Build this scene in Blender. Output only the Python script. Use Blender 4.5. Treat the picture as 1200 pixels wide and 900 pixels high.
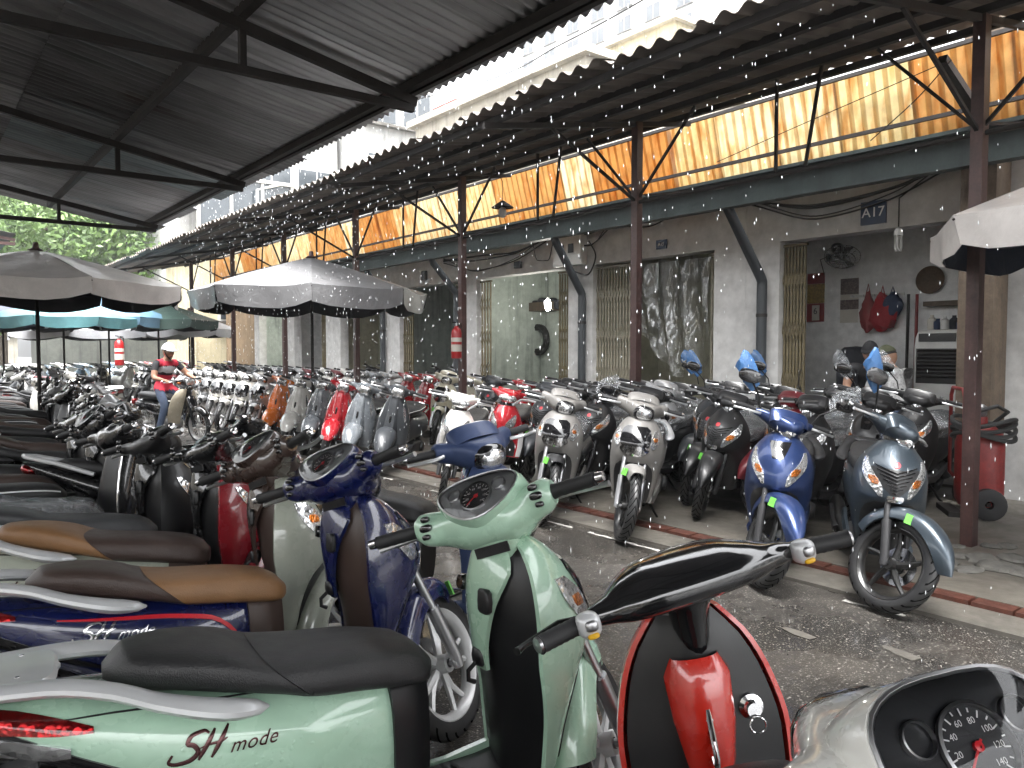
import bpy, bmesh, math, random
import numpy as np
from mathutils import Vector, Matrix
R = math.radians
random.seed(7); RNG = np.random.default_rng(7)
scene = bpy.context.scene
for o in list(bpy.data.objects): bpy.data.objects.remove(o)
COL = scene.collection

# ------------------------------------------------------------------ camera, sky, sun, exposure
EYE = 1.48; AZ = math.atan(712/900); PITCH = math.atan(40/900)
cam_data = bpy.data.cameras.new('camera'); cam = bpy.data.objects.new('camera', cam_data)
COL.objects.link(cam); scene.camera = cam
cam.location = (0, 0, EYE); cam.rotation_euler = (R(90)-PITCH, 0, -AZ)
cam_data.sensor_width = 36; cam_data.lens = 27.0; cam_data.clip_start = .03; cam_data.clip_end = 2000

world = bpy.data.worlds.new('World'); scene.world = world; world.use_nodes = True
wn = world.node_tree; wn.nodes.clear()
SUN_EL, SUN_AZ = R(72), R(215)         # high behind the camera, veiled by cloud
sky = wn.nodes.new('ShaderNodeTexSky'); sky.sky_type = 'NISHITA'; sky.sun_disc = False
sky.sun_elevation = SUN_EL; sky.sun_rotation = SUN_AZ; sky.dust_density = 6; sky.air_density = 1.2
hs = wn.nodes.new('ShaderNodeHueSaturation'); hs.inputs['Saturation'].default_value = .10
bg = wn.nodes.new('ShaderNodeBackground'); bg.inputs['Strength'].default_value = .15
wo = wn.nodes.new('ShaderNodeOutputWorld')
wn.links.new(sky.outputs[0], hs.inputs['Color']); wn.links.new(hs.outputs[0], bg.inputs[0]); wn.links.new(bg.outputs[0], wo.inputs[0])
sun_data = bpy.data.lights.new('sun', 'SUN'); sun_data.energy = .8; sun_data.angle = R(40); sun_data.color = (1, .985, .965)
sun = bpy.data.objects.new('sun', sun_data); COL.objects.link(sun)
sun.rotation_euler = Vector((math.sin(SUN_AZ)*math.cos(SUN_EL), math.cos(SUN_AZ)*math.cos(SUN_EL), math.sin(SUN_EL))).to_track_quat('Z', 'Y').to_euler()
scene.view_settings.view_transform = 'Standard'; scene.view_settings.look = 'None'
scene.view_settings.gamma = 1.0; scene.view_settings.exposure = 3.08; scene.view_settings.use_curve_mapping = False
scene.render.engine = 'CYCLES'
scene.cycles.max_bounces = 6; scene.cycles.diffuse_bounces = 4; scene.cycles.glossy_bounces = 3
scene.cycles.transmission_bounces = 6; scene.cycles.transparent_max_bounces = 12; scene.cycles.volume_bounces = 0
scene.cycles.caustics_reflective = False; scene.cycles.caustics_refractive = False
scene.cycles.use_denoising = True; scene.cycles.sample_clamp_indirect = 6

# ------------------------------------------------------------------ helpers
def ray(u, v):
    """direction of a pixel of the 1200x900 photograph"""
    F = np.array([math.sin(AZ)*math.cos(PITCH), math.cos(AZ)*math.cos(PITCH), -math.sin(PITCH)])
    Rr = np.array([math.cos(AZ), -math.sin(AZ), 0]); U = np.cross(Rr, F)
    return F + Rr*(u-600)/900 + U*(450-v)/900
def on_x(u, X):                     # ground position on the line X = const seen in picture column u
    d = ray(u, 410); return d[1]/d[0]*X
def at_x(u, v, X):                  # point on the plane X = const
    d = ray(u, v); t = X/d[0]; return np.array([X, d[1]*t, EYE+d[2]*t])
def at_z(u, v, z):
    d = ray(u, v); t = (z-EYE)/d[2]; return np.array([d[0]*t, d[1]*t, z])

def interp(keys, n=None, ts=None):
    """smooth curve through key rows; first column is the parameter"""
    K = np.array(sorted([list(map(float, k)) for k in keys], key=lambda r: r[0])); t = K[:, 0]; Y = K[:, 1:]
    if ts is None: ts = np.linspace(t[0], t[-1], n)
    h = np.diff(t)[:, None]; dl = np.diff(Y, axis=0)/h
    m = np.zeros_like(Y); m[0] = dl[0]; m[-1] = dl[-1]
    if len(t) > 2:
        a, b = dl[:-1], dl[1:]
        with np.errstate(divide='ignore', invalid='ignore'):
            hm = np.where(a*b > 0, 2*a*b/(a+b), 0)
        av = (a+b)/2
        m[1:-1] = np.where(a*b > 0, .6*hm+.4*np.where(np.abs(av) > 2.5*np.minimum(abs(a), abs(b)), hm, av), 0)
    i = np.clip(np.searchsorted(t, ts, side='right')-1, 0, len(t)-2)
    hh = h[i]; s = ((ts-t[i])[:, None])/hh
    h00 = 2*s**3-3*s**2+1; h10 = s**3-2*s**2+s; h01 = -2*s**3+3*s**2; h11 = s**3-s**2
    return ts, h00*Y[i]+h10*hh*m[i]+h01*Y[i+1]+h11*hh*m[i+1]

def spow(a, p): return np.sign(a)*np.abs(a)**p
def unit(v): v = np.asarray(v, float); return v/max(1e-9, np.linalg.norm(v))

class MB:
    def __init__(s): s.v = []; s.f = []; s.n = 0
    def add(s, V, F):
        V = np.asarray(V, float).reshape(-1, 3); b = s.n
        s.v.append(V); s.f += [tuple(i+b for i in f) for f in F]; s.n += len(V); return s
    def grid(s, P, cu=False, cv=False, cap=False):
        P = np.asarray(P, float); nu, nv = P.shape[:2]; F = []
        for i in range(nu if cu else nu-1):
            i2 = (i+1) % nu
            for j in range(nv if cv else nv-1):
                j2 = (j+1) % nv
                F.append((i*nv+j, i2*nv+j, i2*nv+j2, i*nv+j2))
        if cap:
            F.append(tuple(range(nv-1, -1, -1))); F.append(tuple((nu-1)*nv+j for j in range(nv)))
        return s.add(P.reshape(-1, 3), F)
    def box(s, c, h, rot=None):
        V = np.array([[x, y, z] for x in (-1, 1) for y in (-1, 1) for z in (-1, 1)], float)*np.asarray(h)
        if rot is not None: V = V@np.asarray(rot).T
        return s.add(V+np.asarray(c), [(0,1,3,2),(4,6,7,5),(0,4,5,1),(2,3,7,6),(0,2,6,4),(1,5,7,3)])
    def bar(s, a, b, w, h=None, up=(0, 0, 1)):
        """square bar from a to b, w wide and h high"""
        a = np.asarray(a, float); b = np.asarray(b, float); d = unit(b-a); h = w if h is None else h
        if abs(d@unit(up)) > .99: up = (1, 0, 0)
        x = unit(np.cross(d, up)); z = np.cross(x, d)
        return s.box((a+b)/2, (np.linalg.norm(b-a)/2, w/2, h/2), np.stack([d, x, z], 1))
    def tube(s, path, r, m=8, cap=True, flat=1.0, up=(0, 0, 1), closed=False):
        P = np.asarray(path, float); n = len(P); r = np.broadcast_to(np.asarray(r, float), (n,))
        T = np.gradient(P, axis=0) if not closed else np.roll(P, -1, 0)-np.roll(P, 1, 0)
        T /= np.maximum(1e-9, np.linalg.norm(T, axis=1))[:, None]
        u0 = np.asarray(up, float); u0 = u0-T[0]*(T[0]@u0)
        if np.linalg.norm(u0) < 1e-3: u0 = np.cross(T[0], (1, .3, .2))
        u0 = unit(u0); a = np.arange(m)/m*2*math.pi+math.pi/m; G = np.zeros((n, m, 3))
        for i in range(n):
            u0 = unit(u0-T[i]*(T[i]@u0)); w = np.cross(T[i], u0)
            G[i] = P[i]+r[i]*(np.cos(a)[:, None]*w+np.sin(a)[:, None]*u0*flat)
        return s.grid(G, cu=closed, cv=True, cap=cap and not closed)
    def lathe(s, prof, c=(0, 0, 0), axis=(0, 0, 1), m=24, closed=False, cap=False):
        ax = unit(axis); t = unit(np.cross(ax, (1, 0, 0) if abs(ax[0]) < .9 else (0, 1, 0))); w = np.cross(ax, t)
        a = np.arange(m)/m*2*math.pi
        D = np.cos(a)[:, None]*t+np.sin(a)[:, None]*w
        G = np.array([[np.asarray(c)+ax*z+d*r for d in D] for r, z in prof])
        return s.grid(G, cu=closed, cv=True, cap=cap)
    def sq(s, c, h, e=3.0, nu=10, nv=16, rot=None):
        """rounded box / ellipsoid (superquadric)"""
        a = np.linspace(-math.pi/2, math.pi/2, nu+1); b = np.arange(nv)/nv*2*math.pi; p = 2/e
        V = np.stack([spow(np.cos(a), p)[:, None]*spow(np.cos(b), p)[None], spow(np.cos(a), p)[:, None]*spow(np.sin(b), p)[None],
                      np.repeat(spow(np.sin(a), p)[:, None], nv, 1)], -1)*np.asarray(h)
        if rot is not None: V = V@np.asarray(rot).T
        return s.grid(V+np.asarray(c), cv=True)
    def prism(s, pts, a0, a1, ax=1):
        """polygon pts extruded along axis ax from a0 to a1"""
        P = []; n = len(pts)
        for a in (a0, a1):
            for p in pts:
                q = list(p); q.insert(ax, a); P.append(q)
        F = [tuple(range(n-1, -1, -1)), tuple(range(n, 2*n))]+[(i, (i+1) % n, n+(i+1) % n, n+i) for i in range(n)]
        return s.add(P, F)
    def xf(s, M):
        M = np.asarray(M); s.v = [v@M[:3, :3].T+M[:3, 3] for v in s.v]; return s
    def mesh(s, name, mat=None, ang=40, smooth=True):
        me = bpy.data.meshes.new(name)
        V = np.concatenate(s.v) if s.v else np.zeros((0, 3))
        me.from_pydata(V.tolist(), [], s.f)
        bm = bmesh.new(); bm.from_mesh(me); bmesh.ops.remove_doubles(bm, verts=bm.verts, dist=1e-5)
        bmesh.ops.recalc_face_normals(bm, faces=bm.faces); bm.to_mesh(me); bm.free()
        if smooth:
            me.polygons.foreach_set('use_smooth', [True]*len(me.polygons)); me.set_sharp_from_angle(angle=R(ang))
        if mat: me.materials.append(mat)
        return me
    def build(s, name, mat=None, parent=None, color=None, ang=40, smooth=True, loc=None):
        return put(name, s.mesh(name, mat, ang, smooth), parent, color, loc)

def put(name, me, parent=None, color=None, loc=None):
    o = bpy.data.objects.new(name, me); COL.objects.link(o)
    if parent is not None: o.parent = parent
    if color is not None: o.color = (*color, 1)
    if loc is not None: o.location = loc
    return o
def tag(o, label, cat, group=None):
    o['label'] = label; o['category'] = cat
    if group: o['group'] = group
    return o
def structure(o): o['kind'] = 'structure'; return o
def empty(name, label, cat, loc=(0, 0, 0), rz=0, group=None):
    o = bpy.data.objects.new(name, None); COL.objects.link(o); o.empty_display_size = .1
    o.location = loc; o.rotation_euler = (0, 0, rz); return tag(o, label, cat, group)
def rotm(axis, ang): return np.array(Matrix.Rotation(ang, 3, Vector(axis)))
def eul(x, y, z):
    from mathutils import Euler
    return np.array(Euler((x, y, z)).to_matrix())

# ------------------------------------------------------------------ materials
def hexc(h):
    c = [int(h[i:i+2], 16)/255 for i in (0, 2, 4)]
    return tuple(x/12.92 if x <= .04045 else ((x+.055)/1.055)**2.4 for x in c)
class NT:
    def __init__(s, name):
        s.m = bpy.data.materials.new(name); s.m.use_nodes = True; s.t = s.m.node_tree; s.b = s.t.nodes['Principled BSDF']
    def n(s, ty, **kw):
        nd = s.t.nodes.new('ShaderNode'+ty)
        for k, v in kw.items(): setattr(nd, k, v)
        return nd
    def l(s, a, b): s.t.links.new(a, b)
    def coord(s, scale=1, kind='Object'):
        tc = s.n('TexCoord'); mp = s.n('Mapping'); sc = scale if isinstance(scale, tuple) else (scale,)*3
        mp.inputs['Scale'].default_value = sc; s.l(tc.outputs[kind], mp.inputs[0]); return mp.outputs[0]
    def noise(s, co, scale, detail=4, rough=.55, dist=0):
        nd = s.n('TexNoise'); nd.inputs['Scale'].default_value = scale; nd.inputs['Detail'].default_value = detail
        nd.inputs['Roughness'].default_value = rough; nd.inputs['Distortion'].default_value = dist
        if co is not None: s.l(co, nd.inputs['Vector'])
        return nd.outputs['Fac']
    def ramp(s, fac, stops, mode='LINEAR'):
        nd = s.n('ValToRGB'); r = nd.color_ramp; r.interpolation = mode
        while len(r.elements) < len(stops): r.elements.new(.5)
        for e, (p, c) in zip(r.elements, stops):
            e.position = p; e.color = (*c, 1) if len(c) == 3 else c
        s.l(fac, nd.inputs[0]); return nd.outputs[0]
    def mix(s, fac, a, b, mode='MIX'):
        nd = s.n('Mix', data_type='RGBA', blend_type=mode)
        for i, x in ((0, fac), (6, a), (7, b)):
            if hasattr(x, 'is_linked') or hasattr(x, 'links'): s.l(x, nd.inputs[i])
            else: nd.inputs[i].default_value = x if i == 0 else ((*x, 1) if len(x) == 3 else x)
        return nd.outputs[2]
    def math(s, op, a, b=0.0, c=None):
        nd = s.n('Math', operation=op)
        for i, x in enumerate((a, b) if c is None else (a, b, c)):
            if hasattr(x, 'links'): s.l(x, nd.inputs[i])
            else: nd.inputs[i].default_value = x
        return nd.outputs[0]
    def bump(s, h, strength=.3, dist=.01):
        nd = s.n('Bump'); nd.inputs['Strength'].default_value = strength; nd.inputs['Distance'].default_value = dist
        s.l(h, nd.inputs['Height']); s.l(nd.outputs[0], s.b.inputs['Normal']); return nd
    def set(s, **kw):
        names = dict(color='Base Color', rough='Roughness', metal='Metallic', coat='Coat Weight', coatr='Coat Roughness', ior='IOR',
                     trans='Transmission Weight', alpha='Alpha', em='Emission Color', ems='Emission Strength', spec='Specular IOR Level', sheen='Sheen Weight')
        for k, v in kw.items():
            i = s.b.inputs[names[k]]
            if hasattr(v, 'links'): s.l(v, i)
            else: i.default_value = (*v, 1) if isinstance(v, tuple) and len(v) == 3 else v
        return s

def simple(name, color, rough=.5, metal=0, coat=0, var=.15, scale=6, bump=0, bscale=60, bdist=.002, objcol=False, rvar=.12):
    t = NT(name); co = t.coord(1)
    base = t.n('ObjectInfo').outputs['Color'] if objcol else color
    nz = t.noise(co, scale, 5)
    dark = t.ramp(nz, [(.3, (1-var,)*3), (.7, (1+var*.4,)*3)])
    t.set(color=t.mix(1.0, base, dark, 'MULTIPLY'), metal=metal, coat=coat, coatr=.06)
    t.set(rough=t.math('ADD', rough-rvar/2, t.math('MULTIPLY', t.noise(co, scale*2.3, 4), rvar)))
    if bump: t.bump(t.noise(co, bscale, 3), bump, bdist)
    return t.m

def droplets(t, co, scale=55, strength=.25):
    """beads of rain water standing on paint"""
    v = t.n('TexVoronoi'); v.inputs['Scale'].default_value = scale; v.inputs['Randomness'].default_value = 1; t.l(co, v.inputs['Vector'])
    h = t.ramp(v.outputs['Distance'], [(0, (1, 1, 1)), (.22, (.6,)*3), (.3, (0, 0, 0))])
    sel = t.ramp(t.noise(co, scale*.35, 2), [(.5, (0, 0, 0)), (.55, (1, 1, 1))])
    t.bump(t.mix(1, h, sel, 'MULTIPLY'), strength, .003)

def mk_paint(name, rough, metal, coat, drops=True):
    t = NT(name); co = t.coord(1); oc = t.n('ObjectInfo').outputs['Color']
    g = t.ramp(t.noise(co, 9, 5), [(.3, (.88,)*3), (.7, (1.02,)*3)])
    t.set(color=t.mix(1, oc, g, 'MULTIPLY'), metal=metal, coat=coat, coatr=.04, rough=t.math('ADD', rough, t.math('MULTIPLY', t.noise(co, 14, 4), .1)))
    if drops: droplets(t, co)
    return t.m
M = {}
M['paint'] = mk_paint('gloss_paint', .22, 0, 1)
M['metallic'] = mk_paint('metallic_paint', .30, .55, .5)
M['dull'] = mk_paint('dull_paint', .38, 0, .22, False)
M['satin'] = mk_paint('satin_paint', .42, .25, .15)
M['plastic'] = simple('black_plastic', (.012, .012, .013), .42, bump=.15, bscale=260, bdist=.001)
M['trim'] = simple('colour_plastic', None, .38, objcol=True, bump=.1, bscale=240, bdist=.001)
M['gloss_black'] = simple('gloss_black', (.008, .008, .009), .12, coat=1, var=.1)
M['chrome'] = simple('chrome', (.75, .75, .76), .12, 1, var=.08)
M['steel'] = simple('brushed_steel', (.45, .45, .46), .34, 1, bump=.1, bscale=120, bdist=.001)
M['alu'] = simple('cast_aluminium', (.55, .56, .57), .36, .85, bump=.08, bscale=180, bdist=.001)
M['silver'] = simple('silver_lacquer', (.60, .61, .62), .34, .25, coat=.3)
M['wheel'] = simple('wheel_lacquer', None, .34, .25, coat=.25, objcol=True)
M['rubber'] = simple('grip_rubber', (.014, .014, .015), .62, var=.25)
M['engine'] = simple('engine_grey', (.035, .035, .037), .5, .35, var=.35, bump=.3, bscale=45, bdist=.004)
M['exhaust'] = simple('exhaust_black', (.02, .02, .02), .36, .6)
M['disc'] = simple('brake_disc', (.42, .42, .43), .26, 1)

def mk_leather():
    t = NT('seat_vinyl'); co = t.coord(1); oc = t.n('ObjectInfo').outputs['Color']
    v = t.n('TexVoronoi'); v.inputs['Scale'].default_value = 210; t.l(co, v.inputs['Vector'])
    g = t.ramp(t.noise(co, 7, 5), [(.3, (.8,)*3), (.75, (1.1,)*3)])
    t.set(color=t.mix(1, oc, g, 'MULTIPLY'), rough=t.math('ADD', .36, t.math('MULTIPLY', t.noise(co, 18, 4), .22)), spec=.45)
    h = t.math('ADD', t.math('MULTIPLY', v.outputs['Distance'], .5), t.noise(co, 420, 2))
    t.bump(h, .6, .0018); return t.m
M['leather'] = mk_leather()
def mk_tyre():
    t = NT('tyre_rubber'); tc = t.n('TexCoord'); sx = t.n('SeparateXYZ'); t.l(tc.outputs['Object'], sx.inputs[0])
    ang = t.math('ARCTAN2', sx.outputs[2], sx.outputs[0])
    ay = t.math('ABSOLUTE', sx.outputs[1])
    k = t.math('ADD', t.math('MULTIPLY', ang, 26/(2*math.pi)*1.0), t.math('MULTIPLY', ay, 34))
    saw = t.math('FRACT', k); groove = t.math('LESS_THAN', saw, .22)
    rr = t.math('SQRT', t.math('ADD', t.math('MULTIPLY', sx.outputs[0], sx.outputs[0]), t.math('MULTIPLY', sx.outputs[2], sx.outputs[2])))
    tread = t.math('MULTIPLY', groove, t.math('GREATER_THAN', rr, .245))
    co = t.coord(1)
    g = t.ramp(t.noise(co, 16, 5), [(.3, (.009, .009, .01)), (.75, (.022, .022, .022))])
    t.set(color=t.mix(tread, g, (.002, .002, .002)), rough=t.math('ADD', .42, t.math('MULTIPLY', tread, .5)), spec=t.math('SUBTRACT', .5, t.math('MULTIPLY', tread, .48)))
    inv = t.math('SUBTRACT', 1.0, tread); t.bump(inv, 1.0, .006); return t.m
M['tyre'] = mk_tyre()
def mk_lens(name, col, rough=.08, sc=48):
    t = NT(name); co = t.coord((1, 1, 1)); v = t.n('TexVoronoi'); v.inputs['Scale'].default_value = sc; t.l(co, v.inputs['Vector'])
    f = t.ramp(v.outputs['Color'], [(0, (.62,)*3), (1, (1,)*3)])
    t.set(color=t.mix(1, col, f, 'MULTIPLY'), metal=.85, rough=rough+.08, coat=1, coatr=.02)
    t.bump(v.outputs['Distance'], .3, .008); return t.m
M['lens'] = mk_lens('headlight_reflector', (.78, .79, .80))
M['amber'] = mk_lens('amber_lens', (.75, .22, .03), .15, 90)
M['red_lens'] = mk_lens('red_lens', (.28, .006, .008), .12, 80)
def mk_glass(name, col=(1, 1, 1), rough=.02, ior=1.3, alpha=None):
    t = NT(name); out = t.t.nodes['Material Output']; gl = t.n('BsdfGlossy'); gl.inputs['Roughness'].default_value = .03; tr = t.n('BsdfTransparent'); fr = t.n('Fresnel'); fr.inputs[0].default_value = 1.45
    mx = t.n('MixShader'); t.l(fr.outputs[0], mx.inputs[0]); t.l(tr.outputs[0], mx.inputs[1]); t.l(gl.outputs[0], mx.inputs[2]); t.l(mx.outputs[0], out.inputs[0]); return t.m
M['glass'] = mk_glass('clear_cover')
def mk_film():
    """thin creased plastic film: mostly clear, catching light on the creases"""
    t = NT('plastic_film'); co = t.coord(1); out = t.t.nodes['Material Output']
    n1 = t.noise(co, 9, 6, .7, 2.2); n2 = t.noise(co, 30, 4, .6, 1.5)
    gl = t.n('BsdfGlossy'); gl.inputs['Roughness'].default_value = .12; gl.inputs['Color'].default_value = (.9, .92, .95, 1)
    tr = t.n('BsdfTransparent'); tr.inputs['Color'].default_value = (.93, .95, .96, 1)
    bp = t.n('Bump'); bp.inputs['Strength'].default_value = 1; bp.inputs['Distance'].default_value = .03
    t.l(t.math('ADD', n1, t.math('MULTIPLY', n2, .4)), bp.inputs['Height']); t.l(bp.outputs[0], gl.inputs['Normal'])
    fac = t.ramp(n1, [(.42, (.10,)*3), (.5, (.38,)*3), (.56, (.10,)*3)])
    mx = t.n('MixShader'); t.l(fac, mx.inputs[0]); t.l(tr.outputs[0], mx.inputs[1]); t.l(gl.outputs[0], mx.inputs[2]); t.l(mx.outputs[0], out.inputs[0])
    return t.m
M['film'] = mk_film()
def mk_bluefilm():
    t = NT('blue_film'); co = t.coord(1); t.set(color=(.055, .15, .34), rough=.25, coat=.5); t.b.inputs['Subsurface Weight'].default_value = 0
    t.bump(t.noise(co, 26, 4, .6, 1.5), .8, .012); return t.m
M['bluefilm'] = mk_bluefilm()
M['label_green'] = simple('green_sticker', (.11, .42, .05), .5, var=.25, scale=60)
M['label_black'] = simple('black_sticker', (.012, .012, .014), .3, var=.5, scale=60)
M['white_print'] = simple('white_print', (.75, .75, .75), .4, var=.05)
M['dial'] = simple('dial_face', (.02, .021, .024), .35)
M['dial_silver'] = simple('dial_silver', (.42, .43, .44), .3, .6)
M['needle'] = simple('red_needle', (.6, .02, .03), .35)
M['logo_chrome'] = simple('logo_chrome', (.62, .62, .63), .18, 1)
M['logo_dark'] = simple('logo_dark', (.06, .02, .02), .2, .6)
# ------------------------------------------------------------------ scooter kit: every prototype is a list of shared part meshes
class Tpl:
    def __init__(s, axis_pt=(.32, 0, .95), axis_dir=(-.31, 0, .67)):
        s.e = []; s.ap = Vector(axis_pt); s.ad = Vector(axis_dir).normalized()
    def add(s, name, mb, mat, role=None, steer=False, parent=None, loc=(0, 0, 0), ang=42, far=True):
        s.e.append(dict(name=name, me=mb.mesh(name, M[mat], ang), role=role, steer=steer, parent=parent, loc=Vector(loc), far=far)); return len(s.e)-1
def steer_matrix(t, ang): return Matrix.Translation(t.ap) @ Matrix.Rotation(ang, 4, t.ad) @ Matrix.Translation(-t.ap)
def spawn(t, name, label, cat, pos, heading, colors, group=None, lean=-7, steer=0, finish=None, detail=True, z=0, skip=()):
    root = empty(name, label, cat, (pos[0], pos[1], z), 0, group)
    root.rotation_mode = 'XYZ'
    root.matrix_world = Matrix.Translation((pos[0], pos[1], z)) @ Matrix.Rotation(R(heading), 4, 'Z') @ Matrix.Rotation(R(lean), 4, 'X')
    S = steer_matrix(t, R(steer)); made = {}
    for i, e in enumerate(t.e):
        if e['name'] in skip or (not detail and not e['far']): continue
        if e['parent'] is not None and e['parent'] not in made: continue
        o = bpy.data.objects.new(e['name'], e['me']); COL.objects.link(o); made[i] = o
        if e['parent'] is not None:
            o.parent = made[e['parent']]; o.matrix_local = Matrix.Translation(e['loc'])
        else:
            o.parent = root; m = Matrix.Translation(e['loc']); o.matrix_local = S @ m if e['steer'] else m
        if e['role']:
            c = colors.get(e['role']) or (colors['body'] if e['role'] == 'head' else (.02, .02, .02)); o.color = (*c, 1)
            if e['role'] in ('body', 'head') and finish:
                o.material_slots[0].link = 'OBJECT'; o.material_slots[0].material = M[finish]
    return root

def wheel_parts(r, hw, rim, style, mat_rim='wheel'):
    ty = MB(); n = 9
    prof = [(rim-.004, -hw*.72), (rim+.006, -hw*.86), (rim+(r-rim)*.45, -hw*1.0), (r-.018, -hw*.82), (r-.005, -hw*.45), (r, 0),
            (r-.005, hw*.45), (r-.018, hw*.82), (rim+(r-rim)*.45, hw), (rim+.006, hw*.86), (rim-.004, hw*.72)]
    ty.lathe(prof, axis=(0, 1, 0), m=44)
    rm = MB(); b = hw*.78
    rm.lathe([(rim+.008, -b), (rim-.002, -b-.003), (rim-.014, -b+.006), (rim-.022, -b*.5), (rim-.026, 0), (rim-.022, b*.5), (rim-.014, b-.006),
              (rim-.002, b+.003), (rim+.008, b)], axis=(0, 1, 0), m=44)
    rm.lathe([(.018, -.05), (.034, -.048), (.036, -.02), (.036, .02), (.034, .048), (.018, .05)], axis=(0, 1, 0), m=16, closed=True)
    r0, r1 = .03, rim-.018
    def spoke(a0, a1, w0, w1, th):
        p = np.array([[r0*math.cos(a0), 0, r0*math.sin(a0)], [((r0+r1)/2)*math.cos((a0+a1)/2), .004, ((r0+r1)/2)*math.sin((a0+a1)/2)], [r1*math.cos(a1), 0, r1*math.sin(a1)]])
        q = interp([(i, *pp) for i, pp in enumerate(p)], 5)[1]
        rm.tube(q, np.linspace(w0, w1, 5), 6, up=(0, 1, 0), flat=th)
    if style == '5':
        for k in range(5): a = k*2*math.pi/5+.3; spoke(a, a+.22, .022, .012, .9)
    elif style == 'Y':
        for k in range(5):
            a = k*2*math.pi/5+.1; spoke(a, a+.26, .018, .011, .9); spoke(a, a-.2, .018, .011, .9)
    elif style == '10':
        for k in range(10): a = k*2*math.pi/10+.1; spoke(a, a+.15*(-1)**k, .013, .008, .9)
    elif style == 'wire':
        for k in range(18): a = k*2*math.pi/18; spoke(a, a+.5*(-1)**k, .0035, .0035, 1)
    else:
        for k in range(5):
            a = k*2*math.pi/5; spoke(a, a, .03, .03, .5)
    return ty, rm
def disc_mb(r, y):
    d = MB(); d.lathe([(r*.55, y-.002), (r, y-.002), (r, y+.002), (r*.55, y+.002)], axis=(0, 1, 0), m=32, closed=True)
    d.lathe([(.02, y-.004), (.045, y-.004), (.045, y+.004), (.02, y+.004)], axis=(0, 1, 0), m=12, closed=True)
    for k in range(5):
        a = k*2*math.pi/5; d.bar((.04*math.cos(a), y, .04*math.sin(a)), (r*.6*math.cos(a+.3), y, r*.6*math.sin(a+.3)), .012, .003, up=(0, 1, 0))
    return d
def add_wheel(t, name, c, r, hw, rim, style, steer, mat='wheel', disc=0, ydisc=.055):
    ty, rm = wheel_parts(r, hw, rim, style)
    i = t.add(name, rm, mat, 'wheel', steer, loc=c, ang=50)
    t.add('tyre', ty, 'tyre', None, parent=i, ang=60)
    if disc: t.add('brake_disc', disc_mb(disc, ydisc), 'disc', None, parent=i, far=False)
    return i
def fender_mb(c, keys, n=22, m=11, skirt=.03, th=.005):
    """keys: (angle deg from forward, radius, half width); arched mudguard round the wheel at c"""
    mb = MB(); ts, K = interp(keys, n); rings = []
    ph = np.linspace(-1, 1, m)
    for a, (rr, w) in zip(np.radians(ts), K):
        y = w*np.sin(ph*math.pi/2); dr = rr+.030*np.cos(ph*math.pi/2)-skirt*np.abs(ph)**4-.03
        o = np.stack([c[0]+dr*math.cos(a), c[1]+y, c[2]+dr*math.sin(a)], 1)
        dr2 = dr-th; y2 = y*(1-th/max(w, .01)); q = np.stack([c[0]+dr2*math.cos(a), c[1]+y2, c[2]+dr2*math.sin(a)], 1)[::-1]
        rings.append(np.concatenate([o, q]))
    return mb.grid(np.array(rings), cv=True, cap=True)

class Shield:
    """front apron; keys (z, front x, rear x, half width, exponent)"""
    def __init__(s, keys): s.k = keys; s.z0 = min(k[0] for k in keys); s.z1 = max(k[0] for k in keys)
    def at(s, z): return interp(s.k, ts=np.atleast_1d(np.clip(z, s.z0, s.z1)))[1]
    def pt(s, z, ph, off=0):
        z = np.atleast_1d(z); f, r, w, e = s.at(z).T; ph = np.radians(ph)
        return np.stack([r+(f-r+off)*spow(np.cos(ph), 2/e), (w+off)*spow(np.sin(ph), 2/e), z+0*ph], -1)
    def shell(s, n=26, m=19, th=.012):
        zz = np.linspace(s.z0, s.z1, n); ph = np.linspace(-90, 90, m); rings = []
        for z in zz:
            f, r, w, e = s.at(z)[0]; p = np.radians(ph)
            o = np.stack([r+(f-r)*spow(np.cos(p), 2/e), w*spow(np.sin(p), 2/e), z+0*p], -1)
            q = np.stack([r-.004+(f-r-th)*spow(np.cos(p), 2/e), (w-th)*spow(np.sin(p), 2/e), z+0*p], -1)[::-1]
            rings.append(np.concatenate([o, q]))
        return MB().grid(np.array(rings), cv=True, cap=True)
    def inner(s, bulge, z0=None, z1=None, n=20, m=15, inset=.013, off=0, wk=None):
        zz = np.linspace(z0 or s.z0, z1 or s.z1, n); y = np.linspace(-1, 1, m); rings = []
        bl = interp(bulge, ts=zz)[1][:, 0]
        wf = interp(wk, ts=zz)[1][:, 0] if wk else None
        for i, z in enumerate(zz):
            f, r, w, e = s.at(z)[0]; hw = w-inset
            yy = y*(hw if wf is None else wf[i]); xb = r+.004-off-bl[i]*np.cos(np.clip(yy/hw, -1, 1)*math.pi/2)**1.5-.012*(1-np.abs(yy/hw))
            o = np.stack([xb, yy, z+0*y], -1); q = o[::-1].copy(); q[:, 0] += .012
            rings.append(np.concatenate([o, q]))
        return MB().grid(np.array(rings), cv=True, cap=True)
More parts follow.
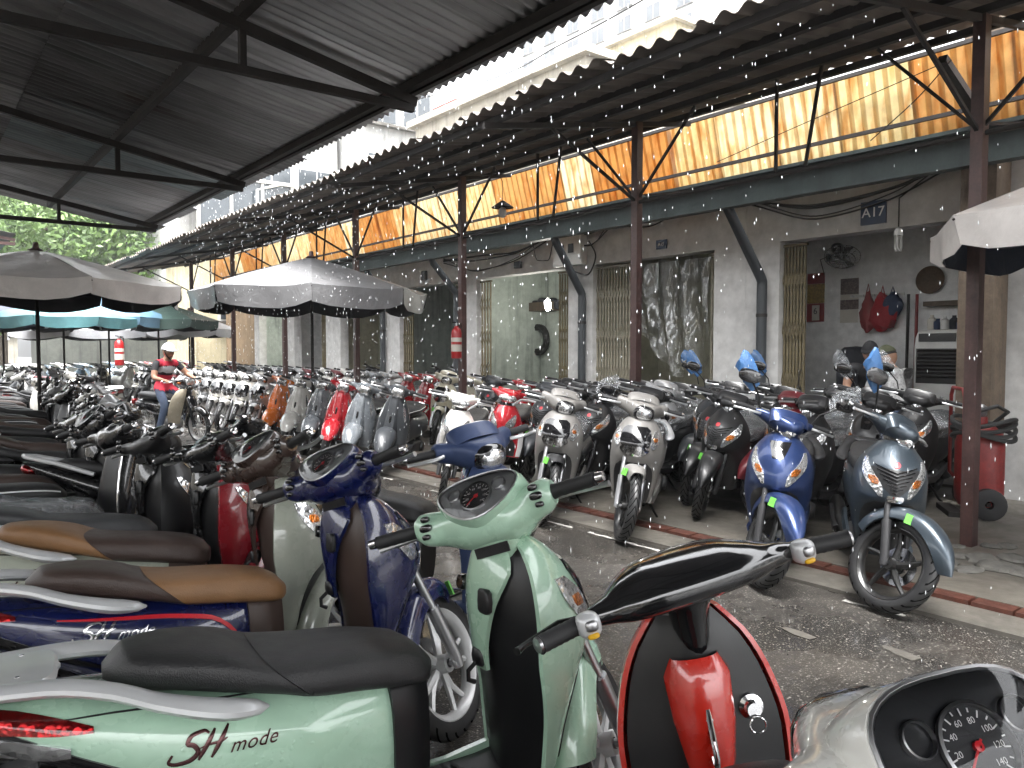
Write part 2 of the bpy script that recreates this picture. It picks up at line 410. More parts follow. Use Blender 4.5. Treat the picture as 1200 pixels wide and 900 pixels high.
class Body:
    """long shell along x; keys (x, zc, half width, top, bottom, exponent)"""
    def __init__(s, keys): s.k = keys; s.x0 = min(k[0] for k in keys); s.x1 = max(k[0] for k in keys)
    def at(s, x): return interp(s.k, ts=np.atleast_1d(np.clip(x, s.x0, s.x1)))[1]
    def pt(s, x, ph, off=0, side=1):
        x = np.atleast_1d(x); zc, hw, tp, bt, e = s.at(x).T; p = np.radians(ph)
        sn = np.sin(p)
        return np.stack([x+0*p, side*(hw+off)*spow(np.cos(p), 2/e), zc+(np.where(sn > 0, tp, bt)+off)*spow(sn, 2/e)], -1)
    def y_at(s, x, z):
        zc, hw, tp, bt, e = s.at(x).T; q = np.clip(np.abs((z-zc)/np.where(z > zc, tp, bt)), 0, .999); return hw*(1-q**e)**(1/e)
    def shell(s, n=30, m=28, xs=None):
        xs = np.linspace(s.x0, s.x1, n) if xs is None else xs; ph = np.linspace(0, 360, m, endpoint=False)
        return MB().grid(np.array([s.pt(np.full(m, x), ph) for x in xs]), cv=True, cap=True)
def patch(fn, rows, n=8, m=6, off=.004, **kw):
    """raised piece lying on a surface; rows (u, v0, v1) interpolated"""
    ts, K = interp(rows, n); P = []
    for i, (u, (a, b)) in enumerate(zip(ts, K)):
        v = np.linspace(a, b, m); r = fn(np.full(m, u), v, off, **kw); e = fn(np.full(m, u), v, -.004, **kw)
        row = np.concatenate([e[:1], r, e[-1:]]); base = np.concatenate([e[:1], e, e[-1:]])
        if i == 0: P.append(base)
        P.append(row)
        if i == n-1: P.append(base)
    return MB().grid(np.array(P))
def ysweep(keys, n=25, m=18, e=2.4):
    """cover running across the handlebar; keys (|y|, x, z, half x, half z), mirrored"""
    K = [(-k[0], *k[1:]) for k in keys if k[0] > 0]+list(keys)
    ys, V = interp(K, n); a = np.arange(m)/m*2*math.pi; G = []
    for y, (x, z, hx, hz) in zip(ys, V):
        G.append(np.stack([x+hx*spow(np.cos(a), 2/e), y+0*a, z+hz*spow(np.sin(a), 2/e)], -1))
    return MB().grid(np.array(G), cv=True, cap=True)
_TX = {}
def text_vf(s, size=1, shear=0, ext=.0, spacing=1):
    k = (s, size, shear, ext, spacing)
    if k not in _TX: _TX[k] = _text_vf(*k)
    return _TX[k]
def _text_vf(s, size=1, shear=0, ext=.0, spacing=1):
    cu = bpy.data.curves.new('txt', 'FONT'); cu.body = s; cu.size = size; cu.shear = shear; cu.extrude = ext; cu.align_x = 'CENTER'; cu.align_y = 'CENTER'
    cu.space_character = spacing; cu.resolution_u = 3
    ob = bpy.data.objects.new('txt', cu); COL.objects.link(ob); bpy.context.view_layer.update()
    me = ob.evaluated_get(bpy.context.evaluated_depsgraph_get()).to_mesh()
    V = np.array([v.co[:] for v in me.vertices]); F = [tuple(p.vertices) for p in me.polygons]
    ob.to_mesh_clear(); bpy.data.objects.remove(ob); bpy.data.curves.remove(cu); return V, F
def logo_vf():
    """slanting script: two swept capitals and a small word"""
    mb = MB()
    def st(pts, w):
        p = interp([(i, x, y, 0) for i, (x, y) in enumerate(pts)], len(pts)*4)[1]; r = w*(.35+.65*np.sin(np.linspace(.15, math.pi-.15, len(p))))
        mb.tube(p, r, 6, up=(0, 0, 1), flat=.5)
    st([(-.62, -.06), (-.70, -.2), (-.55, -.27), (-.30, -.24), (-.12, -.08), (-.20, .06), (-.32, .12), (-.22, .26), (.02, .30), (.12, .24)], .058)
    st([(-.12, -.26), (-.02, -.1), (.14, .14), (.24, .30)], .055); st([(.14, -.26), (.24, -.1), (.40, .14), (.52, .32)], .055)
    st([(-.08, -.02), (.12, .02), (.34, .03), (.48, .08)], .03)
    V, F = text_vf('mode', .42, .45, .012, 1.05); mb.add(V+np.array([1.0, -.12, 0]), F)
    return mb
def on_body(mb, body, x0, z0, sc, side, lift=.002):
    V = np.concatenate(mb.v); o = MB(); s = -side          # reads left to right for a viewer on that side
    x = x0+s*V[:, 0]*sc*-1*(-1); z = z0+V[:, 1]*sc
    x = x0-side*V[:, 0]*sc
    o.add(np.stack([x, side*(body.y_at(x, z)+lift+V[:, 2]*sc*.6), z], 1), mb.f); return o

def meter(t, c, tilt, s, idx, face='dial', detail=True, shape='tri'):
    """instrument panel: bezel, face, dial, ticks, needle and clear cover; c centre, tilt back angle"""
    n = np.array([-math.sin(tilt), 0, math.cos(tilt)]); u = np.array([0, -1, 0.]); v = np.cross(n, u); v = v if v[2] > 0 or v[0] > 0 else -v
    c = np.asarray(c, float)
    def P(a, b, h=0): return c+u*a*s+v*b*s+n*h*s
    th = np.linspace(0, 2*math.pi, 30, endpoint=False)
    sh = (lambda q: (np.cos(q)*(1+.22*np.sin(q)), .62*np.sin(q)+.06*np.cos(2*q))) if shape == 'tri' else (lambda q: (1.05*spow(np.cos(q), .7), .62*spow(np.sin(q), .75)))
    A, B = sh(th); out = np.array([P(a, b) for a, b in zip(A, B)])
    i = t.add('meter_bezel', MB().tube(out, .034*s, 6, closed=True, up=n), 'steel' if detail else 'gloss_black', None, True, far=False)
    hd = MB(); hd.grid(np.array([[P(a*k, b*k, h_) for a, b in zip(A, B)] for k, h_ in ((1.0, .0), (1.05, -.01), (1.10, -.14), (1.12, -.45), (1.08, -.8))]), cv=True); t.add('meter_hood', hd, 'paint', 'head', True, far=False)
    fc = MB(); fc.grid(np.array([[P(a*k, b*k, -.02) for a, b in zip(A, B)] for k in (.99, .5, .02)]), cv=True); t.add('meter_face', fc, 'dial' if face == 'dark' else face, None, True, far=False)
    if detail:
        d = MB()
        for r, (dx, dy) in ((.40, (0, -.06)), (.17, (-.58, .12)), (.17, (.58, .12))):
            cc = P(dx, dy); d.lathe([(r*s, -.01*s), (r*s*1.03, .06*s), (r*s*.95, .07*s), (r*s*.93, .01*s)], c=cc, axis=n, m=28)
        t.add('dial_ring', d, 'steel', None, True, far=False)
        dd = MB().lathe([(.38*s, .004*s), (.002, .004*s)], c=P(0, -.06), axis=n, m=28); t.add('dial', dd, 'dial' if face != 'dial' else 'dial_silver', None, True, far=False)
        tk = MB()
        for k in range(17):
            a = math.radians(225-k*270/16); l = .07 if k % 2 == 0 else .04
            p0 = P(.35*math.cos(a), -.06+.35*math.sin(a), .012); p1 = P((.35-l)*math.cos(a), -.06+(.35-l)*math.sin(a), .012); tk.bar(p0, p1, .014*s, .004*s, up=n)
        for k, tx in enumerate(('0', '20', '40', '60', '80', '100', '120', '140')):
            a = math.radians(225-k*270/7); V, F = text_vf(tx, .085); q = np.array([P(.235*math.cos(a)+p[0], -.06+.235*math.sin(a)+p[1], .012) for p in V]); tk.add(q, F)
        t.add('dial_marks', tk, 'white_print' if face != 'dial' else 'label_black', None, True, far=False)
        a = math.radians(222); nd = MB().bar(P(-.08*math.cos(a), -.06-.08*math.sin(a), .03), P(.3*math.cos(a), -.06+.3*math.sin(a), .03), .022*s, .01*s, up=n)
        nd.lathe([(.05*s, 0), (.05*s, .04*s), (.002, .05*s)], c=P(0, -.06), axis=n, m=12); t.add('needle', nd, 'needle', None, True, far=False)
    g = MB(); g.grid(np.array([[P(a*k, b*k, .03+.16*(1-k*k)) for a, b in zip(A, B)] for k in (1.0, .85, .6, .3, .01)]), cv=True); t.add('meter_glass', g, 'glass', None, True, far=False)

def controls(t, gy0, gy1, gx, gz, back=.02, lever=True, grip_r=.0185, rise=0, lever_mat='steel'):
    for s in (1, -1):
        g = MB(); p = [(gx, s*gy0, gz), (gx-back, s*gy1, gz+rise)]
        pp = [np.array(p[0])*(1-k)+np.array(p[1])*k for k in np.linspace(0, 1, 12)]
        g.tube(pp, [grip_r*(1.25 if i in (0,) else 1.0+.05*(i % 2)) for i in range(12)], 12)
        i = t.add('grip', g, 'rubber', 'grip', True)
        e = MB(); d = unit(np.array(p[1])-np.array(p[0])); e.lathe([(.002, .026), (.013, .024), (.015, .004), (.010, 0), (.010, -.01)], c=p[1], axis=d, m=12)
        t.add('bar_end', e, 'chrome', None, parent=i, far=False)
        if lever:
            l = MB(); a = np.array([gx+.055, s*(gy0-.02), gz-.012]); b = np.array([gx+.075, s*(gy0+.03), gz-.012]); c = np.array([gx-back+.045, s*(gy1+.01), gz-.02+rise])
            l.tube([a, b, (b+c)/2+np.array([.006, 0, 0]), c, c+np.array([-.002, s*.012, 0])], [.010, .009, .008, .008, .0095], 8); t.add('brake_lever', l, lever_mat, None, True)

def rear_gear(t, rx, r, hw, rim, style, eng_z=.27):
    add_wheel(t, 'rear_wheel', (rx, 0, r), r, hw, rim, style, False)
    e = MB(); e.sq((rx+.33, .03, eng_z+.02), (.24, .12, .10), 3, 8, 14); e.sq((rx+.16, .135, eng_z+.01), (.26, .045, .075), 3.5, 8, 16)
    e.sq((rx+.40, -.07, eng_z), (.1, .07, .09), 2.6, 8, 12); e.lathe([(.0, .03), (.055, .03), (.07, .0), (.07, -.03)], c=(rx+.02, .18, eng_z), axis=(0, 1, 0), m=18)
    i = t.add('engine', e, 'engine')
    x = MB(); p = interp([(0, rx+.42, -.10, .17), (1, rx+.28, -.14, .17), (2, rx+.12, -.155, .22), (3, rx-.06, -.16, .27), (4, rx-.25, -.165, .33)], 14)[1]
    x.tube(p, interp([(0, .018), (1, .02), (1.6, .045), (2, .055), (3.6, .055), (4, .042)], 14)[1][:, 0], 12); t.add('exhaust', x, 'exhaust')
    h = MB(); h.tube(p[5:12]+np.array([0, -.025, .005]), .04, 8, flat=.8); t.add('heat_shield', h, 'plastic', far=False)
    sh = MB(); sh.tube([(rx+.02, .12, r), (rx+.08, .12, .55)], [.026, .026], 10); sh.tube([(rx+.04, .12, .4), (rx+.07, .12, .52)], .034, 10); t.add('shock_absorber', sh, 'engine', far=False)
    rf = fender_mb((rx, 0, r), [(70, r+.05, .06), (120, r+.055, .07), (165, r+.06, .065), (188, r+.075, .055)], 12, 7, .015); t.add('rear_fender', rf, 'plastic')
    st = MB(); st.tube([(.0, .10, .22), (-.08, .2, .06), (-.12, .26, .012)], .011, 8); st.sq((-.13, .27, .008), (.035, .02, .007), 3, 4, 8); t.add('side_stand', st, 'exhaust')

# ---- modern city scooter (mint, navy, cream, silver)
LOGO = logo_vf()
def make_city(rim='Y', logo='logo_chrome', front='mode', meter_face='dial_silver', twotone=True, meter_s=.118, meter_shape='tri'):
    t = Tpl(); A = 'alu'
    r = .275
    fw = add_wheel(t, 'front_wheel', (.66, 0, r), r, .042, .205, rim, True, disc=.11, ydisc=.055)
    fk = MB()
    for s in (1, -1):
        fk.tube([(.665, s*.085, .255), (.655, s*.085, .30), (.57, s*.085, .49)], [.02, .024, .026], 12); fk.tube([(.575, s*.085, .48), (.43, s*.08, .80)], .017, 10)
        fk.sq((.66, s*.083, .275), (.026, .014, .026), 2.5, 6, 10)
    fk.bar((.45, -.08, .76), (.45, .08, .76), .05, .03); fk.lathe([(.008, -.1), (.014, -.1), (.014, .1), (.008, .1)], c=(.66, 0, r), axis=(0, 1, 0), m=8, closed=True)
    t.add('fork', fk, 'steel' if front == 'mode' else 'engine', None, True)
    if front == 'mode':
        ks = [(70, .315, .055), (95, .335, .085), (125, .33, .088), (150, .32, .082), (172, .315, .06)]
    else:
        ks = [(14, .345, .012), (24, .345, .038), (45, .34, .07), (80, .335, .088), (115, .33, .088), (140, .325, .08), (156, .32, .062)]
    t.add('front_fender', fender_mb((.66, 0, r), ks, 24, 11, .055 if front == 'mode' else .05), 'paint', 'body', True)
    if front == 'mode':
        S = Shield([(.27, .40, .33, .15, 2.2), (.36, .43, .335, .175, 2.2), (.48, .465, .335, .195, 2.2), (.58, .52, .325, .208, 2.0), (.66, .565, .315, .212, 1.9), (.74, .575, .315, .208, 1.9),
                    (.82, .545, .32, .185, 1.9), (.89, .485, .325, .145, 1.95), (.93, .44, .325, .11, 2), (.955, .40, .325, .07, 2)])
    else:
        S = Shield([(.25, .40, .33, .13, 2.2), (.36, .43, .33, .165, 2.2), (.48, .46, .325, .195, 2.1), (.56, .52, .315, .212, 1.8), (.625, .605, .31, .212, 1.62), (.69, .60, .31, .210, 1.6), (.76, .575, .315, .20, 1.65),
                    (.83, .53, .32, .172, 1.7), (.885, .475, .325, .13, 1.8), (.92, .44, .325, .10, 2), (.945, .40, .325, .07, 2)])
    sh = t.add('leg_shield', S.shell(), 'paint', 'body')
    t.add('inner_shield', S.inner([(.25, .02), (.5, .03), (.7, .05), (.85, .07), (.96, .05)]), 'trim', 'inner')
    t.add('inner_column', S.inner([(.25, .03), (.55, .045), (.7, .06), (.85, .08), (.96, .06)], .60, .955, 14, 13, off=.022, wk=[(.60, .028), (.68, .045), (.78, .078), (.87, .10), (.92, .08), (.955, .05)]), 'paint', 'column')
    gl = MB().sq((.232, -.045, .80), (.012, .045, .035), 4, 6, 14); t.add('glove_pocket', gl, 'plastic', far=False)
    lk = MB().lathe([(.0, -.012), (.02, -.012), (.024, .0), (.02, .012), (.0, .014)], c=(.225, .06, .83), axis=(-1, 0, .15), m=14); t.add('ignition_lock', lk, 'gloss_black', far=False)
    hk = MB().sq((.245, 0, .635), (.022, .03, .028), 3, 6, 10); hk.tube([(.23, 0, .62), (.205, 0, .60), (.205, 0, .575), (.225, 0, .565)], .007, 6); t.add('bag_hook', hk, 'plastic', far=False)
    t.add('wheel_well', patch(S.pt, [(.275, -52, 52), (.45, -50, 50), (.55, -44, 44), (.60, -30, 30)], 10, 12, .003), 'plastic')
    for s in (1, -1):
        if front == 'mode':
            rows = [(.70, s*34, s*52), (.76, s*22, s*56), (.81, s*24, s*60), (.85, s*38, s*62)] if False else [(.715, s*40, s*47), (.76, s*36, s*58), (.81, s*42, s*66), (.855, s*54, s*68)]
            i = t.add('turn_signal', patch(S.pt, rows, 8, 7, .004), 'lens')
            t.add('amber_bulb', patch(S.pt, [(.775, s*46, s*54), (.79, s*45, s*56), (.805, s*47, s*55)], 4, 4, .007), 'amber', parent=i, far=False)
        else:
            rows = [(.635, s*22, s*27), (.69, s*24, s*43), (.75, s*36, s*57), (.81, s*52, s*64), (.84, s*60, s*66)]
            i = t.add('turn_signal', patch(S.pt, rows, 12, 7, .005), 'lens')
            t.add('amber_bulb', patch(S.pt, [(.70, s*30, s*38), (.72, s*30, s*44), (.745, s*36, s*46)], 5, 4, .008), 'amber', parent=i, far=False)
    if front == 'mode':
        t.add('nose_panel', patch(S.pt, [(.70, -20, 20), (.745, -34, 34), (.80, -38, 38), (.86, -40, 40), (.885, -30, 30)], 9, 11, .006), 'gloss_black')
        t.add('chrome_garnish', patch(S.pt, [(.655, -14, 14), (.69, -30, 30), (.715, -34, 34), (.735, -24, 24)], 7, 9, .008), 'chrome')
    elif front == 'grille':
        n = t.add('grille', patch(S.pt, [(.648, -9, 9), (.70, -26, 26), (.76, -40, 40), (.795, -46, 46)], 8, 11, .003), 'plastic')
        for k in range(7):
            z = .66+k*.019; a = 8+k*5.2; w = .003
            P = []
            for ph in np.linspace(-a, a, 11):
                p = S.pt(np.array([z+.035*abs(ph)/40]), np.array([ph]), .008)[0]; P.append(p)
            t.add('grille_bar', MB().tube(P, .0035, 5), 'gloss_black', parent=n, far=False)
        t.add('chrome_garnish', patch(S.pt, [(.612, -12, 12), (.63, -16, 16), (.648, -15, 15)], 4, 7, .012), 'chrome')
        t.add('front_badge', patch(S.pt, [(.805, -5, 5), (.82, -9, 9), (.835, -5, 5)], 4, 4, .006), 'needle', far=False)
    else:
        t.add('nose_panel', patch(S.pt, [(.80, -14, 14), (.84, -20, 20), (.90, -34, 34)], 6, 7, .004), 'gloss_black')
        t.add('front_badge', patch(S.pt, [(.845, -5, 5), (.855, -12, 12), (.865, -5, 5)], 4, 4, .007), 'chrome', far=False)
    t.add('green_label', MB().box((.70, -.094, .545), (.003, .022, .028), eul(0, R(-12), R(-38))), 'label_green', None, True, far=False)
    # floor, under body
    fl = MB(); rings = []
    for x, w, zt, zb in ((.36, .15, .315, .27), (.28, .165, .30, .25), (.1, .165, .295, .235), (-.02, .165, .30, .235), (-.12, .16, .34, .26)):
        a = np.arange(16)/16*2*math.pi; rings.append(np.stack([x+0*a, w*spow(np.cos(a), .5), (zt+zb)/2+(zt-zb)/2*spow(np.sin(a), .5)], -1))
    fl.grid(np.array(rings), cv=True, cap=True); i = t.add('floorboard', fl, 'plastic')
    mt = MB()
    for k in range(6): mt.sq((.10+.03*k-.05, 0, .302), (.009, .13, .004), 3, 4, 10)
    t.add('floor_rib', mt, 'rubber', parent=i, far=False)
    lo = MB()
    for s in (1, -1):
        lo.grid(np.array([[(x, s*(w+dy), z+dz) for dy, dz in ((0, .03), (.012, .0), (.0, -.035), (-.02, -.03), (-.02, .03))] for x, w, z in ((.36, .155, .30), (.2, .168, .27), (0, .17, .265), (-.15, .175, .31), (-.3, .17, .36))]), cv=True, cap=True)
    t.add('side_skirt', lo, 'paint', 'body')
    B = Body([(.04, .50, .085, .16, .15, 2.6), (-.04, .515, .135, .165, .18, 2.7), (-.14, .535, .165, .155, .19, 2.7), (-.30, .575, .19, .135, .18, 2.6), (-.50, .625, .182, .11, .145, 2.5), (-.70, .685, .15, .078, .10, 2.4),
              (-.84, .725, .11, .05, .065, 2.3), (-.92, .745, .07, .028, .035, 2.2), (-.945, .75, .03, .012, .015, 2)])
    b = t.add('side_body', B.shell(), 'paint', 'body')
    t.add('underseat_panel', Body([(.055, .50, .075, .18, .18, 2.6), (.0, .51, .128, .185, .21, 2.8), (-.07, .52, .158, .18, .22, 2.8)]).shell(7, 24), 'trim', 'inner')
    for s in (1, -1):
        t.add('side_trim', patch(B.pt, [(-.86, -38, 4), (-.74, -38, -12), (-.62, -34, -20), (-.48, -28, -24)], 9, 4, .004, side=s), 'gloss_black')
        t.add('panel_seam', patch(B.pt, [(-.78, 24, 26), (-.66, 40, 42.5), (-.5, 53, 55), (-.34, 62, 63.5)], 12, 3, .0012, side=s), 'plastic', far=False)
        t.add('side_logo', on_body(LOGO, B, -.50, .645, .098, s), logo, far=False)
        tl = t.add('tail_light', patch(B.pt, [(-.93, -20, 50), (-.86, -2, 46), (-.78, 4, 34), (-.70, 14, 22)], 8, 5, .006, side=s), 'red_lens')
        t.add('rear_signal', patch(B.pt, [(-.90, -46, -20), (-.83, -40, -6), (-.74, -14, -4)], 6, 4, .007, side=s), 'lens', parent=tl, far=False)
    # seat: rider part and pillion part
    SK = [(.07, .665, .06, .02, .03, 2.6), (.03, .69, .115, .045, .06, 2.8), (-.06, .70, .145, .058, .065, 3.5), (-.20, .712, .162, .056, .055, 3.6), (-.30, .722, .168, .062, .052, 3.5),
          (-.37, .742, .165, .072, .054, 3.4), (-.48, .765, .152, .066, .052, 3.2), (-.58, .778, .125, .054, .047, 2.5), (-.645, .782, .09, .036, .032, 2.4), (-.68, .784, .04, .012, .012, 2.2)]
    SB = Body(SK)
    def seat(x0, x1, n):
        xs = np.linspace(x0, x1, n); ph = np.linspace(0, 360, 28, endpoint=False); G = []
        for x in xs:
            k = min(1, (x-SB.x0)/.1, (SB.x1-x)/.1); p = SB.pt(np.full(28, x), ph); zc = SB.at(x)[0][0]
            p[:, 0] -= k*1.1*(p[:, 2]-zc)*1.0; G.append(p)
        return MB().grid(np.array(G), cv=True, cap=True)
    if twotone:
        t.add('seat', seat(-.30, .07, 18), 'leather', 'seat'); t.add('pillion_seat', seat(-.68, -.303, 20), 'leather', 'pillion')
    else:
        t.add('seat', seat(-.68, .07, 34), 'leather', 'seat')
    gr = MB()
    for s in (1, -1):
        p = interp([(0, -.37, s*.195, .705), (1, -.46, s*.202, .720), (2, -.57, s*.188, .752), (3, -.67, s*.155, .788), (4, -.78, s*.122, .806), (5, -.93, s*.095, .81)], 20)[1]
        gr.tube(p, interp([(0, .006), (.3, .03), (1.0, .042), (2.5, .034), (5, .034)], 20)[1][:, 0], 12, flat=.5)
    gr.sq((-.86, 0, .810), (.10, .125, .016), 4, 6, 20); gr.tube([(-.80, -.1, .81), (-.775, 0, .812), (-.80, .1, .81)], .02, 8, flat=.5)
    g = t.add('grab_rail', gr, 'silver' if front == 'mode' else 'engine', 'rail')
    for x in (-.83, -.91):
        for s in (1, -1): t.add('bolt', MB().lathe([(.006, .008), (.0055, .012), (.001, .013)], c=(x, s*.075, .814), m=8), 'chrome', parent=g, far=False)
    pl = MB().box((-.90, 0, .56), (.004, .09, .07), rotm((0, 1, 0), R(18))); pl.bar((-.80, 0, .62), (-.90, 0, .60), .06, .02); t.add('plate_bracket', pl, 'plastic')
    rear_gear(t, -.65, .268, .05, .19, '5' if front != 'mode' else 'Y')
    # handlebar cover
    if front == 'mode':
        hk_ = [(0, .318, 1.0, .125, .070), (.06, .315, 1.001, .118, .069), (.105, .300, 1.007, .085, .060), (.14, .276, 1.018, .054, .052), (.175, .258, 1.025, .045, .049), (.195, .252, 1.028, .041, .044), (.208, .25, 1.03, .03, .032)]
    else:
        hk_ = [(0, .33, .995, .12, .06), (.06, .322, .998, .105, .056), (.11, .295, 1.006, .065, .044), (.15, .27, 1.016, .036, .032), (.185, .255, 1.02, .026, .026), (.205, .25, 1.02, .022, .022)]
    hc = ysweep(hk_); H = t.add('handlebar_cover', hc, 'paint', 'head', True)
    nk = Body([(0, 0, .06, .06, .06, 2.5), (1, 0, .06, .06, .06, 2.5)])
    ng = MB(); rings = []; a = np.arange(20)/20*2*math.pi
    for z, x, hx, hy in ((1.01, .30, .085, .085), (.965, .305, .082, .078), (.93, .312, .074, .068), (.89, .322, .064, .060), (.865, .33, .05, .052)):
        rings.append(np.stack([x+hx*spow(np.cos(a), .8), hy*spow(np.sin(a), .8), z+0*a], -1))
    ng.grid(np.array(rings), cv=True, cap=True); t.add('steering_neck', ng, 'paint', 'column', True)
    lb = MB().box((.2345, 0, .925), (.003, .05, .014), rotm((0, 1, 0), R(-9))); t.add('warning_label', lb, 'label_black', None, True, far=False)
    # headlight
    if front == 'mode':
        rim_ = MB().sq((.405, 0, .985), (.045, .085, .066), 2.6, 8, 22, rotm((0, 1, 0), R(12)))
        i = t.add('headlight_surround', rim_, 'gloss_black', None, True)
        ln = MB().sq((.414, 0, .983), (.048, .072, .056), 2.3, 10, 22, rotm((0, 1, 0), R(12))); t.add('headlight', ln, 'lens', None, True)
    else:
        for s in (1, -1):
            ln = MB().grid(np.array([[(.452-.10*k**1.4-.02*abs(q), s*(.004+.088*k), .955+.075*k*.9+.052*(q)*(1-.55*k)-.01) for q in np.linspace(-1, 1, 5)] for k in np.linspace(0, 1, 8)]))
            ln.grid(np.array([[(.43-.10*k**1.4, s*(.004+.088*k), .955+.0675*k+.058*q*(1-.5*k)-.01) for q in np.linspace(-1, 1, 5)] for k in np.linspace(0, 1, 8)]))
            t.add('headlight', ln, 'lens', None, True)
        vs = MB().grid(np.array([[(.44-.12*abs(k)**1.5-.1*q, .10*k, 1.01+.05*q-.005*abs(k)) for q in np.linspace(0, 1, 5)] for k in np.linspace(-1, 1, 11)])); t.add('visor', vs, 'gloss_black', None, True)
    meter(t, (.224, 0, 1.081) if front == 'mode' else (.285, 0, 1.052), R(52 if front == 'mode' else 38), meter_s, H, meter_face, shape=meter_shape)
    for s in (1, -1):
        sw = MB()
        for k, (dz, w, hh) in enumerate(((.026, .014, .009), (.002, .019, .011), (-.022, .013, .008))):
            sw.sq((.214-.0*k, s*(.165+.004*k), 1.028+dz), (.010, w, hh), 3, 6, 10)
        t.add('switch_cluster', sw, 'gloss_black', None, True, far=False)
    controls(t, .205, .335, .247, 1.03, .022, lever_mat='alu')
    t.B = B; t.S = S; t.SB = SB; return t
# ---- retro pressed-steel scooter (orange, greys, reds)
def make_retro():
    t = Tpl((.36, 0, .92), (-.27, 0, .70)); r = .235
    add_wheel(t, 'front_wheel', (.62, 0, r), r, .052, .155, '5', True, disc=.09, ydisc=.06)
    fk = MB(); fk.tube([(.62, .085, r), (.56, .085, .36), (.47, .0, .52), (.40, 0, .82)], [.02, .026, .026, .024], 10); fk.lathe([(.0, -.04), (.05, -.04), (.05, .04), (.0, .04)], c=(.62, .09, r), axis=(0, 1, 0), m=12); t.add('fork', fk, 'engine', None, True)
    F = Body([(.32, .42, .05, .03, .10, 2.2), (.38, .455, .092, .07, .14, 2.2), (.48, .48, .118, .095, .17, 2.1), (.60, .475, .124, .11, .16, 2.1), (.72, .44, .115, .105, .13, 2.1), (.82, .385, .088, .08, .09, 2.1), (.89, .325, .04, .035, .04, 2)])
    fm = F.shell(20, 26); V = np.concatenate(fm.v); keep = V[:, 2] > .335
    mb = MB(); mb.add(np.where(keep[:, None], V, np.stack([V[:, 0], V[:, 1]*.96, np.maximum(V[:, 2], .325)], 1)), fm.f); t.add('front_fender', mb, 'paint', 'body', True)
    S = Shield([(.26, .355, .315, .17, 2.6), (.36, .385, .31, .19, 2.4), (.5, .42, .305, .20, 2.2), (.65, .445, .305, .19, 2.1), (.78, .455, .32, .155, 2.1), (.88, .455, .335, .115, 2.2), (.94, .44, .35, .085, 2.4)])
    t.add('leg_shield', S.shell(), 'paint', 'body')
    t.add('inner_shield', S.inner([(.26, .03), (.5, .05), (.7, .07), (.93, .05)]), 'trim', 'body')
    hn = MB(); rings = []
    for z, x0, x1, w in ((.94, .40, .455, .045), (.85, .40, .475, .055), (.70, .39, .485, .062), (.58, .37, .50, .072), (.50, .37, .505, .08), (.46, .38, .47, .06)):
        rings.append([(x0, -w*1.25, z), ((x0+x1)/2+.012, -w*1.08, z), (x1-.006, -w*.72, z), (x1, -w*.3, z), (x1, w*.3, z), (x1-.006, w*.72, z), ((x0+x1)/2+.012, w*1.08, z), (x0, w*1.25, z)])
    hn.grid(np.array(rings), cv=True, cap=True); t.add('horn_cover', hn, 'paint', 'body')
    gr = MB()
    for k in range(4): gr.box((.500-.003*k, 0, .64+.02*k), (.003, .010, .004))
    t.add('horn_slot', MB().sq((.489, 0, .67), (.009, .014, .05), 3, 6, 10), 'gloss_black', far=False); t.add('horn_grille', gr, 'chrome', far=False)
    ed = MB(); zz = np.linspace(.28, .92, 18)
    for s in (1, -1): ed.tube(np.concatenate([S.pt(np.array([z]), np.array([s*89.]), .004) for z in zz]), .006, 6)
    t.add('edge_trim', ed, 'chrome', far=False)
    for s in (1, -1):
        t.add('turn_signal', patch(S.pt, [(.66, s*50, s*54), (.72, s*46, s*60), (.80, s*48, s*58), (.84, s*52, s*55)], 6, 4, .010), 'lens')
    fl = MB(); rings = []
    for x, w, zt, zb in ((.34, .18, .31, .26), (.2, .20, .285, .235), (0, .20, .285, .235), (-.1, .19, .33, .26)):
        a = np.arange(14)/14*2*math.pi; rings.append(np.stack([x+0*a, w*spow(np.cos(a), .5), (zt+zb)/2+(zt-zb)/2*spow(np.sin(a), .5)], -1))
    fl.grid(np.array(rings), cv=True, cap=True); t.add('floorboard', fl, 'paint', 'body')
    B = Body([(.05, .49, .10, .16, .18, 2.6), (-.05, .50, .15, .17, .2, 2.6), (-.18, .50, .18, .18, .18, 2.5), (-.35, .52, .215, .16, .17, 2.3), (-.55, .53, .22, .155, .18, 2.2), (-.72, .55, .185, .13, .16, 2.2), (-.84, .57, .125, .10, .13, 2.1), (-.90, .58, .06, .05, .07, 2)])
    t.add('side_body', B.shell(28, 28), 'paint', 'body')
    for s in (1, -1): t.add('side_trim', patch(B.pt, [(-.70, -50, -44), (-.5, -52, -44), (-.3, -50, -45)], 6, 3, .004, side=s), 'chrome', far=False)
    SB = Body([(.08, .70, .06, .02, .04, 2.5), (.04, .72, .115, .04, .07, 2.7), (-.1, .73, .145, .055, .07, 2.8), (-.28, .735, .16, .055, .06, 2.8), (-.42, .75, .16, .06, .065, 2.7), (-.6, .755, .14, .055, .06, 2.6), (-.72, .75, .10, .04, .045, 2.4), (-.76, .745, .04, .015, .02, 2.2)])
    st = t.add('seat', SB.shell(26, 24), 'leather', 'seat')
    pp = MB()
    for s in (1, -1): pp.tube(np.concatenate([SB.pt(np.array([x]), np.array([12.]), .002, side=s) for x in np.linspace(-.72, .05, 22)]), .004, 5)
    t.add('piping', pp, 'white_print', parent=st, far=False)
    g = MB(); g.tube([(-.45, .17, .71), (-.65, .17, .74), (-.82, .12, .77), (-.86, 0, .775), (-.82, -.12, .77), (-.65, -.17, .74), (-.45, -.17, .71)], .012, 8); t.add('grab_rail', g, 'chrome')
